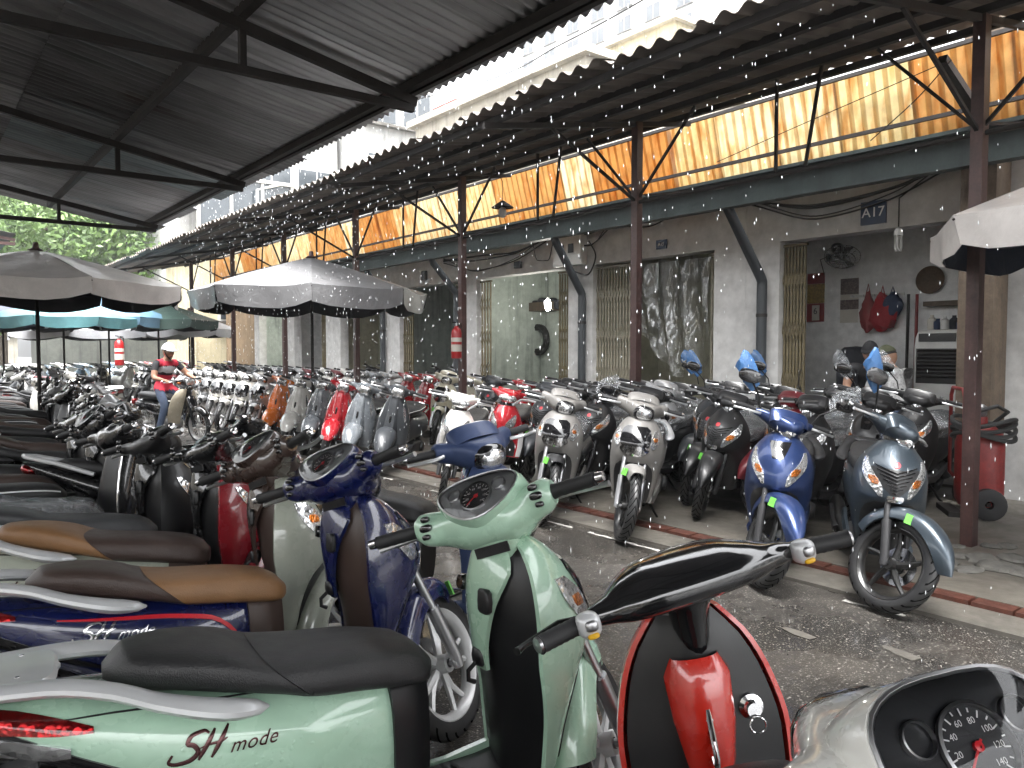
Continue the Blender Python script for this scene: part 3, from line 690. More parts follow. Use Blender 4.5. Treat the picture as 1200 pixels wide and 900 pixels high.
    t.add('tail_light', MB().sq((-.885, 0, .60), (.03, .06, .05), 3, 8, 14), 'red_lens')
    t.add('plate_bracket', MB().box((-.90, 0, .44), (.004, .09, .065), rotm((0, 1, 0), R(12))), 'plastic')
    rear_gear(t, -.62, .235, .055, .155, '5', .24)
    t.add('handlebar_cover', ysweep([(0, .36, .995, .115, .075), (.05, .355, .995, .108, .072), (.09, .335, 1.0, .075, .055), (.13, .31, 1.01, .042, .035), (.18, .29, 1.015, .028, .028), (.20, .285, 1.015, .024, .024)], 23, 16, 2.8), 'paint', 'body', True)
    nk = MB(); nk.lathe([(.07, 0), (.06, -.05), (.055, -.1)], c=(.37, 0, .97), axis=(-.27, 0, .70), m=16); t.add('steering_neck', nk, 'paint', 'body', True)
    q = rotm((0, 1, 0), R(10))
    t.add('headlight_surround', MB().sq((.448, 0, .99), (.03, .078, .062), 3.4, 8, 22, q), 'chrome', None, True)
    t.add('headlight', MB().sq((.458, 0, .989), (.032, .066, .051), 3.0, 10, 22, q), 'lens', None, True)
    meter(t, (.315, 0, 1.062), R(28), .075, 0, 'dial', False)
    controls(t, .20, .325, .285, 1.015, .02)
    return t

# ---- underbone step-through (red and white ones, black ones)
def make_underbone():
    t = Tpl((.36, 0, .92), (-.30, 0, .68)); r = .285
    add_wheel(t, 'front_wheel', (.64, 0, r), r, .034, .225, '10', True, disc=.11, ydisc=.05)
    fk = MB()
    for s in (1, -1): fk.tube([(.645, s*.075, .26), (.61, s*.075, .36), (.545, s*.075, .50), (.42, s*.07, .80)], [.02, .024, .024, .016], 10)
    t.add('fork', fk, 'engine', None, True)
    t.add('front_fender', fender_mb((.64, 0, r), [(25, .325, .02), (45, .335, .055), (80, .34, .07), (120, .33, .07), (155, .32, .06), (185, .315, .05)], 20, 9, .05), 'paint', 'body', True)
    S = Shield([(.36, .40, .36, .19, 2.2), (.48, .42, .34, .205, 2), (.58, .47, .32, .20, 1.8), (.66, .56, .31, .185, 1.5), (.74, .57, .32, .165, 1.5), (.82, .53, .34, .135, 1.6), (.89, .47, .35, .09, 1.8)])
    t.add('leg_shield', S.shell(20, 17), 'paint', 'body'); t.add('inner_shield', S.inner([(.36, .02), (.6, .03), (.9, .03)]), 'trim', 'inner')
    for s in (1, -1):
        i = t.add('turn_signal', patch(S.pt, [(.64, s*14, s*24), (.70, s*20, s*50), (.76, s*36, s*58), (.80, s*52, s*60)], 8, 5, .005), 'lens')
        t.add('wing_panel', patch(S.pt, [(.37, s*52, s*86), (.48, s*54, s*88), (.60, s*58, s*88), (.70, s*70, s*86)], 8, 5, .006), 'trim', 'wing')
    t.add('wheel_well', patch(S.pt, [(.37, -44, 44), (.48, -44, 44), (.57, -30, 30)], 7, 9, .003), 'plastic')
    spine = Body([(.36, .60, .05, .10, .10, 2.4), (.2, .50, .055, .09, .09, 2.4), (.02, .46, .065, .10, .09, 2.4), (-.1, .50, .085, .13, .10, 2.4), (-.25, .56, .11, .12, .12, 2.4)]); t.add('centre_cover', spine.shell(16, 16), 'trim', 'inner')
    B = Body([(-.08, .56, .10, .12, .10, 2.4), (-.25, .59, .135, .11, .12, 2.4), (-.45, .63, .135, .09, .10, 2.3), (-.65, .70, .11, .065, .07, 2.2), (-.82, .765, .075, .04, .045, 2.1), (-.92, .80, .03, .015, .02, 2)])
    t.add('side_body', B.shell(24, 22), 'paint', 'body')
    SB = Body([(.02, .69, .06, .02, .04, 2.5), (-.03, .71, .095, .04, .05, 2.7), (-.18, .725, .125, .045, .05, 2.7), (-.32, .735, .135, .05, .05, 2.7), (-.48, .76, .13, .055, .05, 2.6), (-.65, .785, .11, .045, .045, 2.5), (-.76, .795, .05, .015, .02, 2.2)])
    t.add('seat', SB.shell(26, 22), 'leather', 'seat')
    g = MB(); g.tube([(-.5, .14, .73), (-.7, .13, .80), (-.88, .09, .845), (-.92, 0, .85), (-.88, -.09, .845), (-.7, -.13, .80), (-.5, -.14, .73)], .014, 8); t.add('grab_rail', g, 'silver')
    t.add('tail_light', MB().sq((-.88, 0, .765), (.05, .075, .03), 2.6, 8, 14, rotm((0, 1, 0), R(20))), 'red_lens')
    t.add('plate_bracket', MB().box((-.93, 0, .58), (.004, .085, .07), rotm((0, 1, 0), R(20))), 'plastic')
    add_wheel(t, 'rear_wheel', (-.62, 0, r), r, .04, .225, '10', False)
    e = MB(); e.sq((.02, 0, .32), (.15, .11, .11), 2.8, 8, 14); e.sq((.2, 0, .33), (.10, .06, .06), 3, 8, 12); e.lathe([(.0, .03), (.08, .03), (.09, -.03)], c=(.0, -.12, .31), axis=(0, -1, 0), m=18)
    for s in (1, -1): e.bar((-.1, s*.07, .33), (-.64, s*.08, r), .035, .05); e.tube([(-.58, s*.11, .30), (-.45, s*.11, .62)], .028, 8)
    e.box((-.35, .09, .31), (.28, .015, .045)); t.add('engine', e, 'engine')
    x = MB(); p = interp([(0, .2, -.06, .26), (1, .05, -.12, .16), (2, -.25, -.14, .2), (3, -.5, -.15, .27), (4, -.9, -.16, .38)], 14)[1]; x.tube(p, interp([(0, .015), (1.8, .018), (2.4, .045), (4, .048)], 14)[1][:, 0], 12); t.add('exhaust', x, 'chrome')
    t.add('rear_fender', fender_mb((-.62, 0, r), [(60, .34, .05), (120, .345, .06), (180, .36, .05)], 10, 7, .015), 'plastic')
    s_ = MB().tube([(.0, .10, .24), (-.06, .2, .06), (-.1, .25, .012)], .011, 8); t.add('side_stand', s_, 'exhaust')
    ft = MB(); ft.bar((.05, -.3, .26), (.05, .3, .26), .02); t.add('foot_peg', ft, 'rubber', far=False)
    t.add('handlebar_cover', ysweep([(0, .37, .98, .12, .062), (.06, .36, .985, .105, .06), (.10, .335, .995, .07, .046), (.14, .305, 1.005, .035, .03), (.18, .29, 1.01, .022, .022)], 23, 16, 2.2), 'paint', 'body', True)
    t.add('steering_neck', MB().lathe([(.055, 0), (.05, -.06), (.045, -.13)], c=(.37, 0, .95), axis=(-.30, 0, .68), m=14), 'trim', 'inner', True)
    ln = MB().sq((.445, 0, .965), (.05, .095, .05), 2.0, 10, 22, rotm((0, 1, 0), R(20))); t.add('headlight', ln, 'lens', None, True)
    vz = MB().grid(np.array([[(.46-.14*abs(k)**1.6-.08*q, .12*k, 1.0+.045*q+.012*abs(k)) for q in np.linspace(0, 1, 4)] for k in np.linspace(-1, 1, 9)])); t.add('visor', vz, 'paint', 'body', True)
    meter(t, (.31, 0, 1.03), R(30), .085, 0, 'dial', False)
    controls(t, .18, .315, .29, 1.01, .03)
    return t

# ---- old commuter step-through with flat cream leg shields (ridden)
def make_commuter():
    t = Tpl((.36, 0, .90), (-.30, 0, .68)); r = .28
    add_wheel(t, 'front_wheel', (.62, 0, r), r, .034, .22, 'wire', True)
    fk = MB()
    for s in (1, -1): fk.tube([(.63, s*.075, .27), (.56, s*.075, .44), (.50, s*.06, .56)], [.022, .03, .03], 8)
    fk.sq((.475, 0, .62), (.06, .085, .14), 3, 8, 14, rotm((0, 1, 0), R(-20))); t.add('fork', fk, 'gloss_black', None, True)
    t.add('front_fender', fender_mb((.62, 0, r), [(40, .315, .04), (80, .325, .07), (130, .32, .07), (190, .315, .06)], 14, 9, .05), 'gloss_black', None, True)
    for s in (1, -1):
        mb = MB(); G = []
        for z, xi, wi, wo in ((.30, .22, .05, .20), (.42, .26, .055, .245), (.56, .31, .055, .26), (.70, .36, .05, .25), (.80, .39, .045, .20), (.86, .40, .04, .13)):
            w = np.linspace(wi, wo, 6); k = (w-wi)/(wo-wi); o = np.stack([xi+.02-.07*k**2, s*w, z+0*w], -1); q = o[::-1]-np.array([.012, 0, 0]); G.append(np.concatenate([o, q]))
        mb.grid(np.array(G), cv=True, cap=True); t.add('leg_shield', mb, 'paint', 'body')
    col = MB().tube([(.43, 0, .88), (.38, 0, .72), (.28, 0, .52), (.1, 0, .42), (-.12, 0, .50)], [.05, .055, .06, .06, .07], 10); t.add('centre_cover', col, 'gloss_black')
    t.add('front_badge', MB().box((.425, 0, .76), (.012, .028, .05), rotm((0, 1, 0), R(-15))), 'steel')
    t.add('side_body', Body([(-.05, .52, .08, .12, .12, 2.4), (-.3, .55, .12, .12, .14, 2.4), (-.55, .58, .11, .1, .12, 2.3), (-.8, .6, .07, .06, .07, 2.2), (-.88, .6, .03, .02, .03, 2)]).shell(16, 18), 'gloss_black')
    t.add('seat', Body([(.0, .70, .06, .02, .04, 2.5), (-.05, .72, .11, .05, .06, 2.7), (-.3, .73, .135, .055, .06, 2.8), (-.6, .75, .13, .05, .06, 2.7), (-.75, .755, .06, .02, .03, 2.3)]).shell(18, 18), 'leather', 'seat')
    add_wheel(t, 'rear_wheel', (-.60, 0, r), r, .036, .22, 'wire', False)
    e = MB(); e.sq((.05, 0, .30), (.15, .11, .10), 2.8, 8, 14); e.bar((-.05, .08, .31), (-.6, .08, r), .04, .07); t.add('engine', e, 'steel')
    x = MB(); p = interp([(0, .2, -.06, .24), (1, -.1, -.13, .18), (2, -.5, -.15, .24), (3, -.85, -.15, .3)], 10)[1]; x.tube(p, [.016]*4+[.04]*6, 10); t.add('exhaust', x, 'chrome')
    t.add('rear_fender', fender_mb((-.6, 0, r), [(40, .33, .06), (110, .34, .075), (185, .34, .06)], 12, 7, .02), 'gloss_black')
    t.add('tail_light', MB().sq((-.90, 0, .62), (.03, .06, .05), 3, 8, 12), 'red_lens')
    t.add('handlebar_cover', ysweep([(0, .36, .965, .09, .06), (.06, .35, .97, .08, .055), (.1, .32, .985, .04, .032), (.2, .28, 1.0, .02, .02)], 17, 12, 2.6), 'gloss_black', None, True)
    t.add('headlight_surround', MB().sq((.43, 0, .965), (.03, .095, .062), 4, 8, 18), 'gloss_black', None, True)
    t.add('headlight', MB().sq((.44, 0, .965), (.03, .08, .05), 4, 8, 18), 'lens', None, True)
    for s in (1, -1): t.add('turn_signal', MB().sq((.36, s*.135, .955), (.035, .03, .022), 3, 6, 10), 'amber', None, True)
    controls(t, .2, .33, .28, 1.0, .04)
    return t

# ---- small electric scooter: long glossy handlebar pod, black apron with a red edge
def make_electric():
    t = Tpl((.34, 0, .93), (-.26, 0, .70)); r = .22
    add_wheel(t, 'front_wheel', (.60, 0, r), r, .045, .15, '5', True, disc=.08, ydisc=.055)
    fk = MB()
    for s in (1, -1): fk.tube([(.605, s*.08, .21), (.55, s*.08, .38), (.46, s*.06, .6)], .022, 8)
    t.add('fork', fk, 'engine', None, True)
    t.add('front_fender', fender_mb((.60, 0, r), [(25, .27, .03), (60, .285, .08), (110, .285, .088), (160, .27, .07)], 18, 9, .05), 'paint', 'body', True)
    S = Shield([(.22, .37, .335, .12, 2.4), (.32, .40, .325, .165, 2.4), (.46, .43, .315, .195, 2.3), (.60, .46, .315, .20, 2.1), (.72, .48, .325, .18, 2.0), (.82, .46, .335, .14, 2), (.89, .43, .345, .085, 2)])
    t.add('leg_shield', S.shell(24, 19), 'paint', 'body')
    t.add('inner_shield', S.inner([(.22, .01), (.5, .02), (.9, .02)], inset=.022, off=.006), 'trim', 'inner')
    pk = MB(); rings = []
    for z, w, d in ((.80, .055, .03), (.76, .075, .055), (.66, .07, .06), (.56, .055, .045), (.50, .035, .02)):
        a = np.linspace(0, math.pi, 9); x0 = S.at(z)[0][1]-.02
        rings.append(np.stack([x0-d*np.sin(a)**.7, w*np.cos(a), z+0*a], -1))
    pk.grid(np.array(rings)); t.add('glove_pocket', pk, 'paint', 'body')
    ik = MB().lathe([(.0, .02), (.016, .02), (.018, 0), (.028, -.004), (.03, -.02)], c=(.29, -.11, .665), axis=(-1, 0, .1), m=18); i = t.add('ignition_lock', ik, 'chrome')
    kr = MB().tube([np.array([.262, -.11+.018*math.cos(a), .637+.018*math.sin(a)]) for a in np.linspace(0, 2*math.pi, 18, endpoint=False)], .0022, 6, closed=True); t.add('key_ring', kr, 'chrome', parent=i, far=False)
    hook = MB().tube([(.25, .0, .70), (.235, 0, .64), (.225, 0, .60), (.235, 0, .575), (.25, 0, .59)], .007, 8); hook.sq((.25, 0, .665), (.01, .012, .022), 3, 6, 10); t.add('bag_hook', hook, 'chrome', far=False)
    fl = MB(); fl.sq((.1, 0, .25), (.28, .17, .035), 5, 8, 20); t.add('floorboard', fl, 'plastic')
    B = Body([(.02, .44, .10, .18, .16, 2.6), (-.1, .47, .16, .18, .18, 2.6), (-.35, .53, .175, .14, .16, 2.4), (-.6, .60, .145, .09, .12, 2.3), (-.78, .65, .09, .05, .06, 2.2), (-.86, .67, .03, .015, .02, 2)])
    t.add('side_body', B.shell(24, 22), 'paint', 'body')
    t.add('seat', Body([(.05, .65, .06, .02, .04, 2.5), (.0, .67, .12, .045, .06, 2.7), (-.2, .68, .15, .05, .06, 2.8), (-.45, .71, .15, .05, .055, 2.7), (-.65, .735, .10, .035, .04, 2.4), (-.7, .735, .04, .012, .015, 2.2)]).shell(22, 22), 'leather', 'seat')
    g = MB().tube([(-.45, .15, .68), (-.65, .14, .73), (-.8, .08, .77), (-.82, 0, .775), (-.8, -.08, .77), (-.65, -.14, .73), (-.45, -.15, .68)], .012, 8); t.add('grab_rail', g, 'silver')
    t.add('tail_light', MB().sq((-.84, 0, .63), (.03, .08, .03), 2.6, 6, 12), 'red_lens')
    rear_gear(t, -.58, .22, .05, .15, '5', .22)
    pod = MB(); K = [(0, .31, .985, .115, .054), (.08, .308, .984, .108, .053), (.15, .292, .98, .078, .043), (.20, .272, .978, .04, .028), (.235, .262, .978, .024, .022), (.25, .26, .978, .018, .018)]
    ys, Kv = interp([(-k[0], *k[1:]) for k in K if k[0] > 0]+K, 29); a = np.arange(18)/18*2*math.pi
    t.add('handlebar_cover', MB().grid(np.array([np.stack([x+hx*spow(np.cos(a), .9), y+0*a, z+hz*spow(np.sin(a), .9)], -1) for y, (x, z, hx, hz) in zip(ys, Kv)]), cv=True, cap=True), 'gloss_black', None, True)
    st = MB(); rings = []
    for z, x, hx, hy in ((.97, .30, .06, .09), (.945, .305, .05, .07), (.91, .315, .045, .05), (.84, .33, .042, .04), (.78, .345, .04, .036)):
        aa = np.arange(16)/16*2*math.pi; rings.append(np.stack([x+hx*np.cos(aa), hy*np.sin(aa), z+0*aa], -1))
    t.add('steering_neck', st.grid(np.array(rings), cv=True, cap=True), 'gloss_black', None, True)
    V, F = text_vf('88', .05); dg = MB().add(np.stack([.245+V[:, 1]*.75, -V[:, 0], 1.0275+.26*(V[:, 1]*1.0)-.001], 1), F); t.add('display_digits', dg, 'steel', None, True)
    for s in (1, -1):
        sw = MB().sq((.232, s*.262, 0.978), (.024, .026, .026), 3, 8, 12); i = t.add('switch_housing', sw, 'silver', None, True)
        t.add('switch_button', MB().sq((.208, s*.262, .982), (.008, .014, .012), 3, 6, 10), 'steel', parent=i); t.add('signal_button', MB().sq((.212, s*.262, .960), (.008, .013, .006), 3, 6, 10), 'yellow', parent=i)
    t.add('headlight', MB().sq((.39, 0, .98), (.03, .06, .035), 2.4, 8, 16), 'lens', None, True)
    for s in (1, -1):
        gp = MB(); p = [np.array([.25-.03*k, s*(.28+.095*k), .976]) for k in np.linspace(0, 1, 14)]; gp.tube(p, [.021 if i in (0, 13) else .0185+.0012*(i % 2) for i in range(14)], 14); i = t.add('grip', gp, 'rubber', None, True)
        t.add('bar_end', MB().lathe([(.001, .008), (.016, .006), (.018, 0)], c=p[-1], axis=p[-1]-p[0], m=12), 'steel', parent=i)
        lv = MB(); lv.tube([(.31, s*.25, .962), (.33, s*.30, .962), (.285, s*.40, .957), (.27, s*.415, .957)], [.009, .008, .007, .009], 8); t.add('brake_lever', lv, 'exhaust', None, True)
    return t
M['yellow'] = simple('yellow_button', (.75, .42, .02), .35)
# ------------------------------------------------------------------ materials of the place
def mk_asphalt():
    t = NT('wet_asphalt'); co = t.coord(1)
    v = t.n('TexVoronoi'); v.inputs['Scale'].default_value = 130; t.l(co, v.inputs['Vector'])
    v2 = t.n('TexVoronoi'); v2.inputs['Scale'].default_value = 74; t.l(co, v2.inputs['Vector'])
    big = t.noise(co, .7, 5, .6); mid = t.noise(co, 6, 5)
    base = t.ramp(mid, [(.3, (.020, .018, .016)), (.7, (.046, .042, .037))])
    base = t.mix(t.ramp(big, [(.45, (0, 0, 0)), (.62, (1, 1, 1))]), base, (.055, .048, .040))
    st = t.ramp(v.outputs['Color'], [(.80, (0, 0, 0)), (.84, (1, 1, 1))]); st2 = t.ramp(v.outputs['Distance'], [(.28, (1, 1, 1)), (.45, (0, 0, 0))])
    sep = t.n('SeparateColor'); t.l(v.outputs['Color'], sep.inputs[0]); s1 = t.math('GREATER_THAN', sep.outputs[0], .80)
    sep2 = t.n('SeparateColor'); t.l(v2.outputs['Color'], sep2.inputs[0]); s2 = t.math('GREATER_THAN', sep2.outputs[1], .90)
    s2 = t.math('MULTIPLY', s2, t.math('LESS_THAN', v2.outputs['Distance'], .38)); s1 = t.math('MULTIPLY', s1, t.math('LESS_THAN', v.outputs['Distance'], .42))
    col = t.mix(s1, base, (.21, .195, .17)); col = t.mix(s2, col, (.30, .28, .25))
    wet = t.ramp(t.noise(co, 1.3, 6, .6), [(.38, (0, 0, 0)), (.56, (1, 1, 1))])
    t.set(color=t.mix(t.math('MULTIPLY', wet, .35), col, (.02, .02, .02)), rough=t.math('SUBTRACT', .50, t.math('MULTIPLY', wet, .34)), coat=t.math('MULTIPLY', wet, .35), coatr=.08)
    h = t.math('ADD', t.math('MULTIPLY', v.outputs['Distance'], .6), t.math('MULTIPLY', t.noise(co, 40, 3), .6))
    t.bump(t.math('MULTIPLY', h, t.math('SUBTRACT', 1.0, t.math('MULTIPLY', wet, .6))), .45, .008); return t.m
M['asphalt'] = mk_asphalt()
def stained(name, c0, c1, rough=.75, sc=1.2, streak=False, bump=.25, wet=False):
    t = NT(name); co = t.coord(1); n = t.noise(co, sc, 8, .62, .4); n2 = t.noise(co, sc*9, 5, .6)
    col = t.ramp(n, [(.28, c0), (.72, c1)])
    if streak:
        cs = t.coord((4.5, 4.5, .35)); s = t.ramp(t.noise(cs, 1.6, 5, .6), [(.52, (0, 0, 0)), (.72, (1, 1, 1))])
        col = t.mix(t.math('MULTIPLY', s, .55), col, tuple(x*.35 for x in c0))
    col = t.mix(1, col, t.ramp(n2, [(.25, (.72,)*3), (.7, (1.06,)*3)]), 'MULTIPLY')
    t.set(color=col, rough=t.math('SUBTRACT', rough, t.math('MULTIPLY', t.ramp(n, [(.4, (0, 0, 0)), (.65, (1, 1, 1))]), .3)) if wet else rough); t.bump(n2, bump, .006); return t.m
M['concrete'] = stained('pavement_concrete', (.055, .050, .043), (.17, .155, .13), .62, 1.4, wet=True)
M['kerb'] = stained('kerb_concrete', (.05, .045, .04), (.15, .14, .12), .6, 2.5, wet=True)
M['redbrick'] = stained('red_kerb_brick', (.045, .017, .012), (.11, .036, .023), .6, 5, wet=True)
M['stone'] = stained('rubble_stone', (.05, .05, .045), (.2, .19, .17), .7, 6)
M['plaster'] = stained('shop_plaster', (.50, .495, .485), (.63, .625, .615), .85, .7, False, .1)
M['lime'] = stained('white_plaster', (.5, .5, .48), (.66, .66, .63), .85, .5, True, .1)
M['room_white'] = stained('room_white', (.78, .78, .775), (.85, .85, .845), .8, .8, False, .08)
M['room_green'] = stained('room_green', (.40, .45, .41), (.50, .55, .51), .8, .8, True, .1)
M['room_yellow'] = stained('room_yellow', (.42, .41, .31), (.55, .53, .40), .8, .8, True, .1)
M['floor_tile'] = stained('room_floor', (.10, .09, .08), (.2, .18, .16), .4, 2)
M['greenbeam'] = stained('green_gutter_paint', (.010, .016, .016), (.03, .042, .040), .5, 3, True, .2)
M['rust_post'] = stained('oxide_red_steel', (.05, .024, .022), (.10, .052, .046), .5, 5, True, .2)
M['dark_steel'] = stained('dark_steel', (.008, .0065, .006), (.022, .017, .015), .75, 4, False, .2)
M['wood'] = stained('weathered_timber', (.07, .05, .036), (.16, .12, .085), .75, 3, True, .4)
M['pipe'] = simple('grey_pipe', (.035, .040, .045), .45)
M['gate'] = stained('gate_cream_paint', (.22, .20, .15), (.38, .35, .27), .55, 7, True, .15)
M['gate_dark'] = stained('gate_brown', (.10, .08, .045), (.22, .18, .10), .6, 6, True, .15)
M['wire'] = simple('cable_black', (.012, .012, .012), .5)
M['white_plastic'] = simple('white_plastic', (.6, .6, .58), .4)
M['ochre'] = stained('ochre_wall', (.44, .39, .26), (.58, .52, .36), .85, .3, True, .1)
M['beige'] = stained('beige_wall', (.34, .31, .26), (.50, .47, .40), .85, .25, True, .1)
M['greywall'] = stained('grey_wall', (.30, .30, .29), (.46, .46, .45), .85, .25, True, .1)
M['redsheet'] = stained('red_sheet', (.26, .03, .03), (.40, .06, .055), .5, 1, True, .1)
M['brown_wall'] = stained('brown_wall', (.16, .11, .065), (.28, .20, .12), .85, .8, True, .2)
M['tarp_dark'] = stained('dark_tarpaulin', (.05, .055, .05), (.11, .115, .10), .7, .8, True, .2)
M['window_glass'] = simple('window_glass', (.05, .06, .07), .12, 0, .5)
M['frame_white'] = simple('window_frame', (.5, .5, .48), .5)
def mk_roof(name, c0, c1, rough, rust):
    t = NT(name); co = t.coord(1); n = t.noise(co, .9, 6, .6); n2 = t.noise(t.coord((1.2, 9, 1.2)), 1.2, 5)
    col = t.ramp(n2, [(.3, c0), (.7, c1)])
    col = t.mix(t.ramp(n, [(.60, (0, 0, 0)), (.74, (1, 1, 1))]), col, rust)
    oi = t.n('ObjectInfo'); col = t.mix(1, col, oi.outputs['Color'], 'MULTIPLY')
    t.set(color=col, rough=t.math('ADD', rough, t.math('MULTIPLY', n2, .2)), metal=.6); t.bump(t.noise(co, 25, 4), .12, .004); return t.m
M['tin'] = mk_roof('roof_tin', (.24, .243, .246), (.44, .445, .45), .22, (.19, .145, .12))
M['fibro'] = mk_roof('roof_fibre_cement', (.09, .08, .07), (.19, .17, .15), .75, (.06, .048, .04)); M['fibro'].node_tree.nodes['Principled BSDF'].inputs['Metallic'].default_value = 0
def mk_translucent():
    t = NT('translucent_sheet'); out = t.t.nodes['Material Output']; co = t.coord(1); oc = t.n('ObjectInfo').outputs['Color']
    st = t.ramp(t.noise(t.coord((6, 6, .18)), 1.3, 4, .6), [(.48, (1, 1, 1)), (.66, (.86, .66, .46)), (.82, (.62, .38, .2))])
    sp = t.ramp(t.noise(co, 8, 5), [(.3, (.85,)*3), (.65, (1.05,)*3)])
    col = t.mix(1, t.mix(1, oc, st, 'MULTIPLY'), sp, 'MULTIPLY')
    sx = t.n('SeparateXYZ'); tc = t.n('TexCoord'); t.l(tc.outputs['Object'], sx.inputs[0]); rb = t.math('SINE', t.math('MULTIPLY', sx.outputs[1], 2*math.pi/.125)); col = t.mix(1, col, t.ramp(rb, [(.0, (.70, .64, .56)), (.25, (1, 1, 1))]), 'MULTIPLY')  # stripes in the sheet colour imitate the shading of the ribs
    tr = t.n('BsdfTranslucent'); df = t.n('BsdfDiffuse'); t.l(col, tr.inputs[0]); t.l(col, df.inputs[0])
    mx = t.n('MixShader'); mx.inputs[0].default_value = .25; t.l(tr.outputs[0], mx.inputs[1]); t.l(df.outputs[0], mx.inputs[2]); t.l(mx.outputs[0], out.inputs[0]); return t.m
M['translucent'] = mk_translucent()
def mk_fabric(name, c, under=None, trans=.12):
    t = NT(name); co = t.coord(1); out = t.t.nodes['Material Output']
    n = t.ramp(t.noise(co, 2.2, 6, .6), [(.3, (.7,)*3), (.7, (1.05,)*3)])
    col = t.mix(1, c, n, 'MULTIPLY')
    if under:
        g = t.n('NewGeometry'); col = t.mix(g.outputs['Backfacing'], col, under)
    t.set(color=col, rough=.42, coat=.08); t.bump(t.noise(co, 5, 5, .6, .8), .35, .03); return t.m
M['canvas_grey'] = mk_fabric('canvas_grey', (.20, .20, .205)); M['canvas_beige'] = mk_fabric('canvas_beige', (.68, .64, .61))
M['canvas_teal'] = mk_fabric('canvas_teal', (.10, .24, .26)); M['canvas_blue'] = mk_fabric('canvas_blue', (.16, .30, .42)); M['canvas_green'] = mk_fabric('canvas_green', (.07, .115, .10))
M['canvas_white'] = mk_fabric('canvas_white', (.6, .6, .62)); M['canvas_navy'] = mk_fabric('canvas_navy', (.035, .045, .085)); M['canvas_purple'] = mk_fabric('canvas_purple', (.12, .11, .2))
M['lining_dark'] = mk_fabric('lining_dark', (.02, .02, .026)); M['lining_navy'] = mk_fabric('lining_navy', (.010, .016, .035))

# ------------------------------------------------------------------ ground
WX = 8.3                                                   # face of the shop row
def slab(name, x0, x1, y0, y1, z0, z1, mat, parent=None):
    return MB().box(((x0+x1)/2, (y0+y1)/2, (z0+z1)/2), ((x1-x0)/2, (y1-y0)/2, (z1-z0)/2)).build(name, M[mat], parent, smooth=False)
g = MB(); g.grid(np.array([[(x, y, 0) for y in (-140, -40, 0, 40, 180)] for x in (-140, -40, 0, 20, 180)])); structure(g.build('ground', M['asphalt'], smooth=False))
structure(slab('kerb_strip', 4.42, 4.73, -6, 60, -.05, .022, 'kerb'))
pv = structure(slab('pavement', 4.86, WX+6, -6, 60, -.05, .045, 'concrete'))
kb = structure(slab('brick_kerb', 4.728, 4.862, -6, 60, -.06, .012, 'redbrick'))
bk = MB().box((0, 0, 0), (.058, .105, .03)).mesh('brick', M['redbrick'], smooth=False)
for k in range(110):
    o = put('brick', bk, kb, loc=(4.795+random.uniform(-.004, .004), -1.0+k*.222+random.uniform(-.004, .004), .012+random.uniform(-.004, .004)))
    o.rotation_euler = (0, random.uniform(-.02, .02), random.uniform(-.03, .03))
# worn white line
wl = MB(); y = -1.0
while y < 20:
    L = random.uniform(.15, .9)
    if random.random() < .8:
        n = int(L/.06)+2; ys = np.linspace(y, y+L, n); a = 4.30+np.array([random.uniform(-.008, .008) for _ in ys]); b = a+np.array([random.uniform(.02, .045) for _ in ys])
        wl.grid(np.array([[(p, q, .004), (r_, q, .004)] for p, q, r_ in zip(a, ys, b)]))
    y += L+random.uniform(.02, .2)
ln = structure(wl.build('painted_line', stained('worn_white_paint', (.25, .24, .22), (.5, .49, .46), .6, 9)))
# dashes of older paint on the asphalt
od = MB()
for (u, v) in ((1055, 765), (935, 742), (855, 588), (880, 583)):
    p = at_z(u, v, .004); a = random.uniform(.9, 1.5)
    od.add([(p[0]+.09*math.cos(a)*i-.03*math.sin(a)*j+random.uniform(-.008, .008), p[1]+.09*math.sin(a)*i+.03*math.cos(a)*j, .004) for i, j in ((-1, -1), (0, -1.2), (1, -.8), (1.1, .6), (0, 1.1), (-1, .9))], [(0, 1, 2, 3, 4, 5)])
structure(od.build('paint_remnant', M['kerb']))
def blob(r, seed, flat=.5, n=7, m=9):
    rg = np.random.default_rng(seed); a = np.linspace(-1.57, 1.57, n); b = np.arange(m)/m*6.283
    P = np.stack([np.cos(a)[:, None]*np.cos(b), np.cos(a)[:, None]*np.sin(b), np.repeat(np.sin(a)[:, None], m, 1)*flat], -1)*r
    P[1:-1] *= rg.uniform(.75, 1.15, (n-2, m, 1)); return MB().grid(P, cv=True)
stones = [blob(.09, i).mesh('rubble_stone', M['stone'], ang=30) for i in range(5)]
for k, (u, v, s) in enumerate(((1150, 655, 1.2), (1170, 665, 1.5), (1125, 652, .8), (1190, 655, 1.1), (1105, 660, .9), (1180, 640, .8), (1160, 640, .7), (1135, 668, .9), (1198, 672, 1.0), (1120, 640, .6))):
    p = at_z(u, v, .05); o = put('rubble_stone', stones[k % 5], None, loc=p); o.scale = (s*1.3, s, s*.55); o.rotation_euler = (0, 0, k*1.3)
    tag(o, 'rough grey rubble stone lying around the foot of the oxide red post', 'stone', 'rubble by the post')

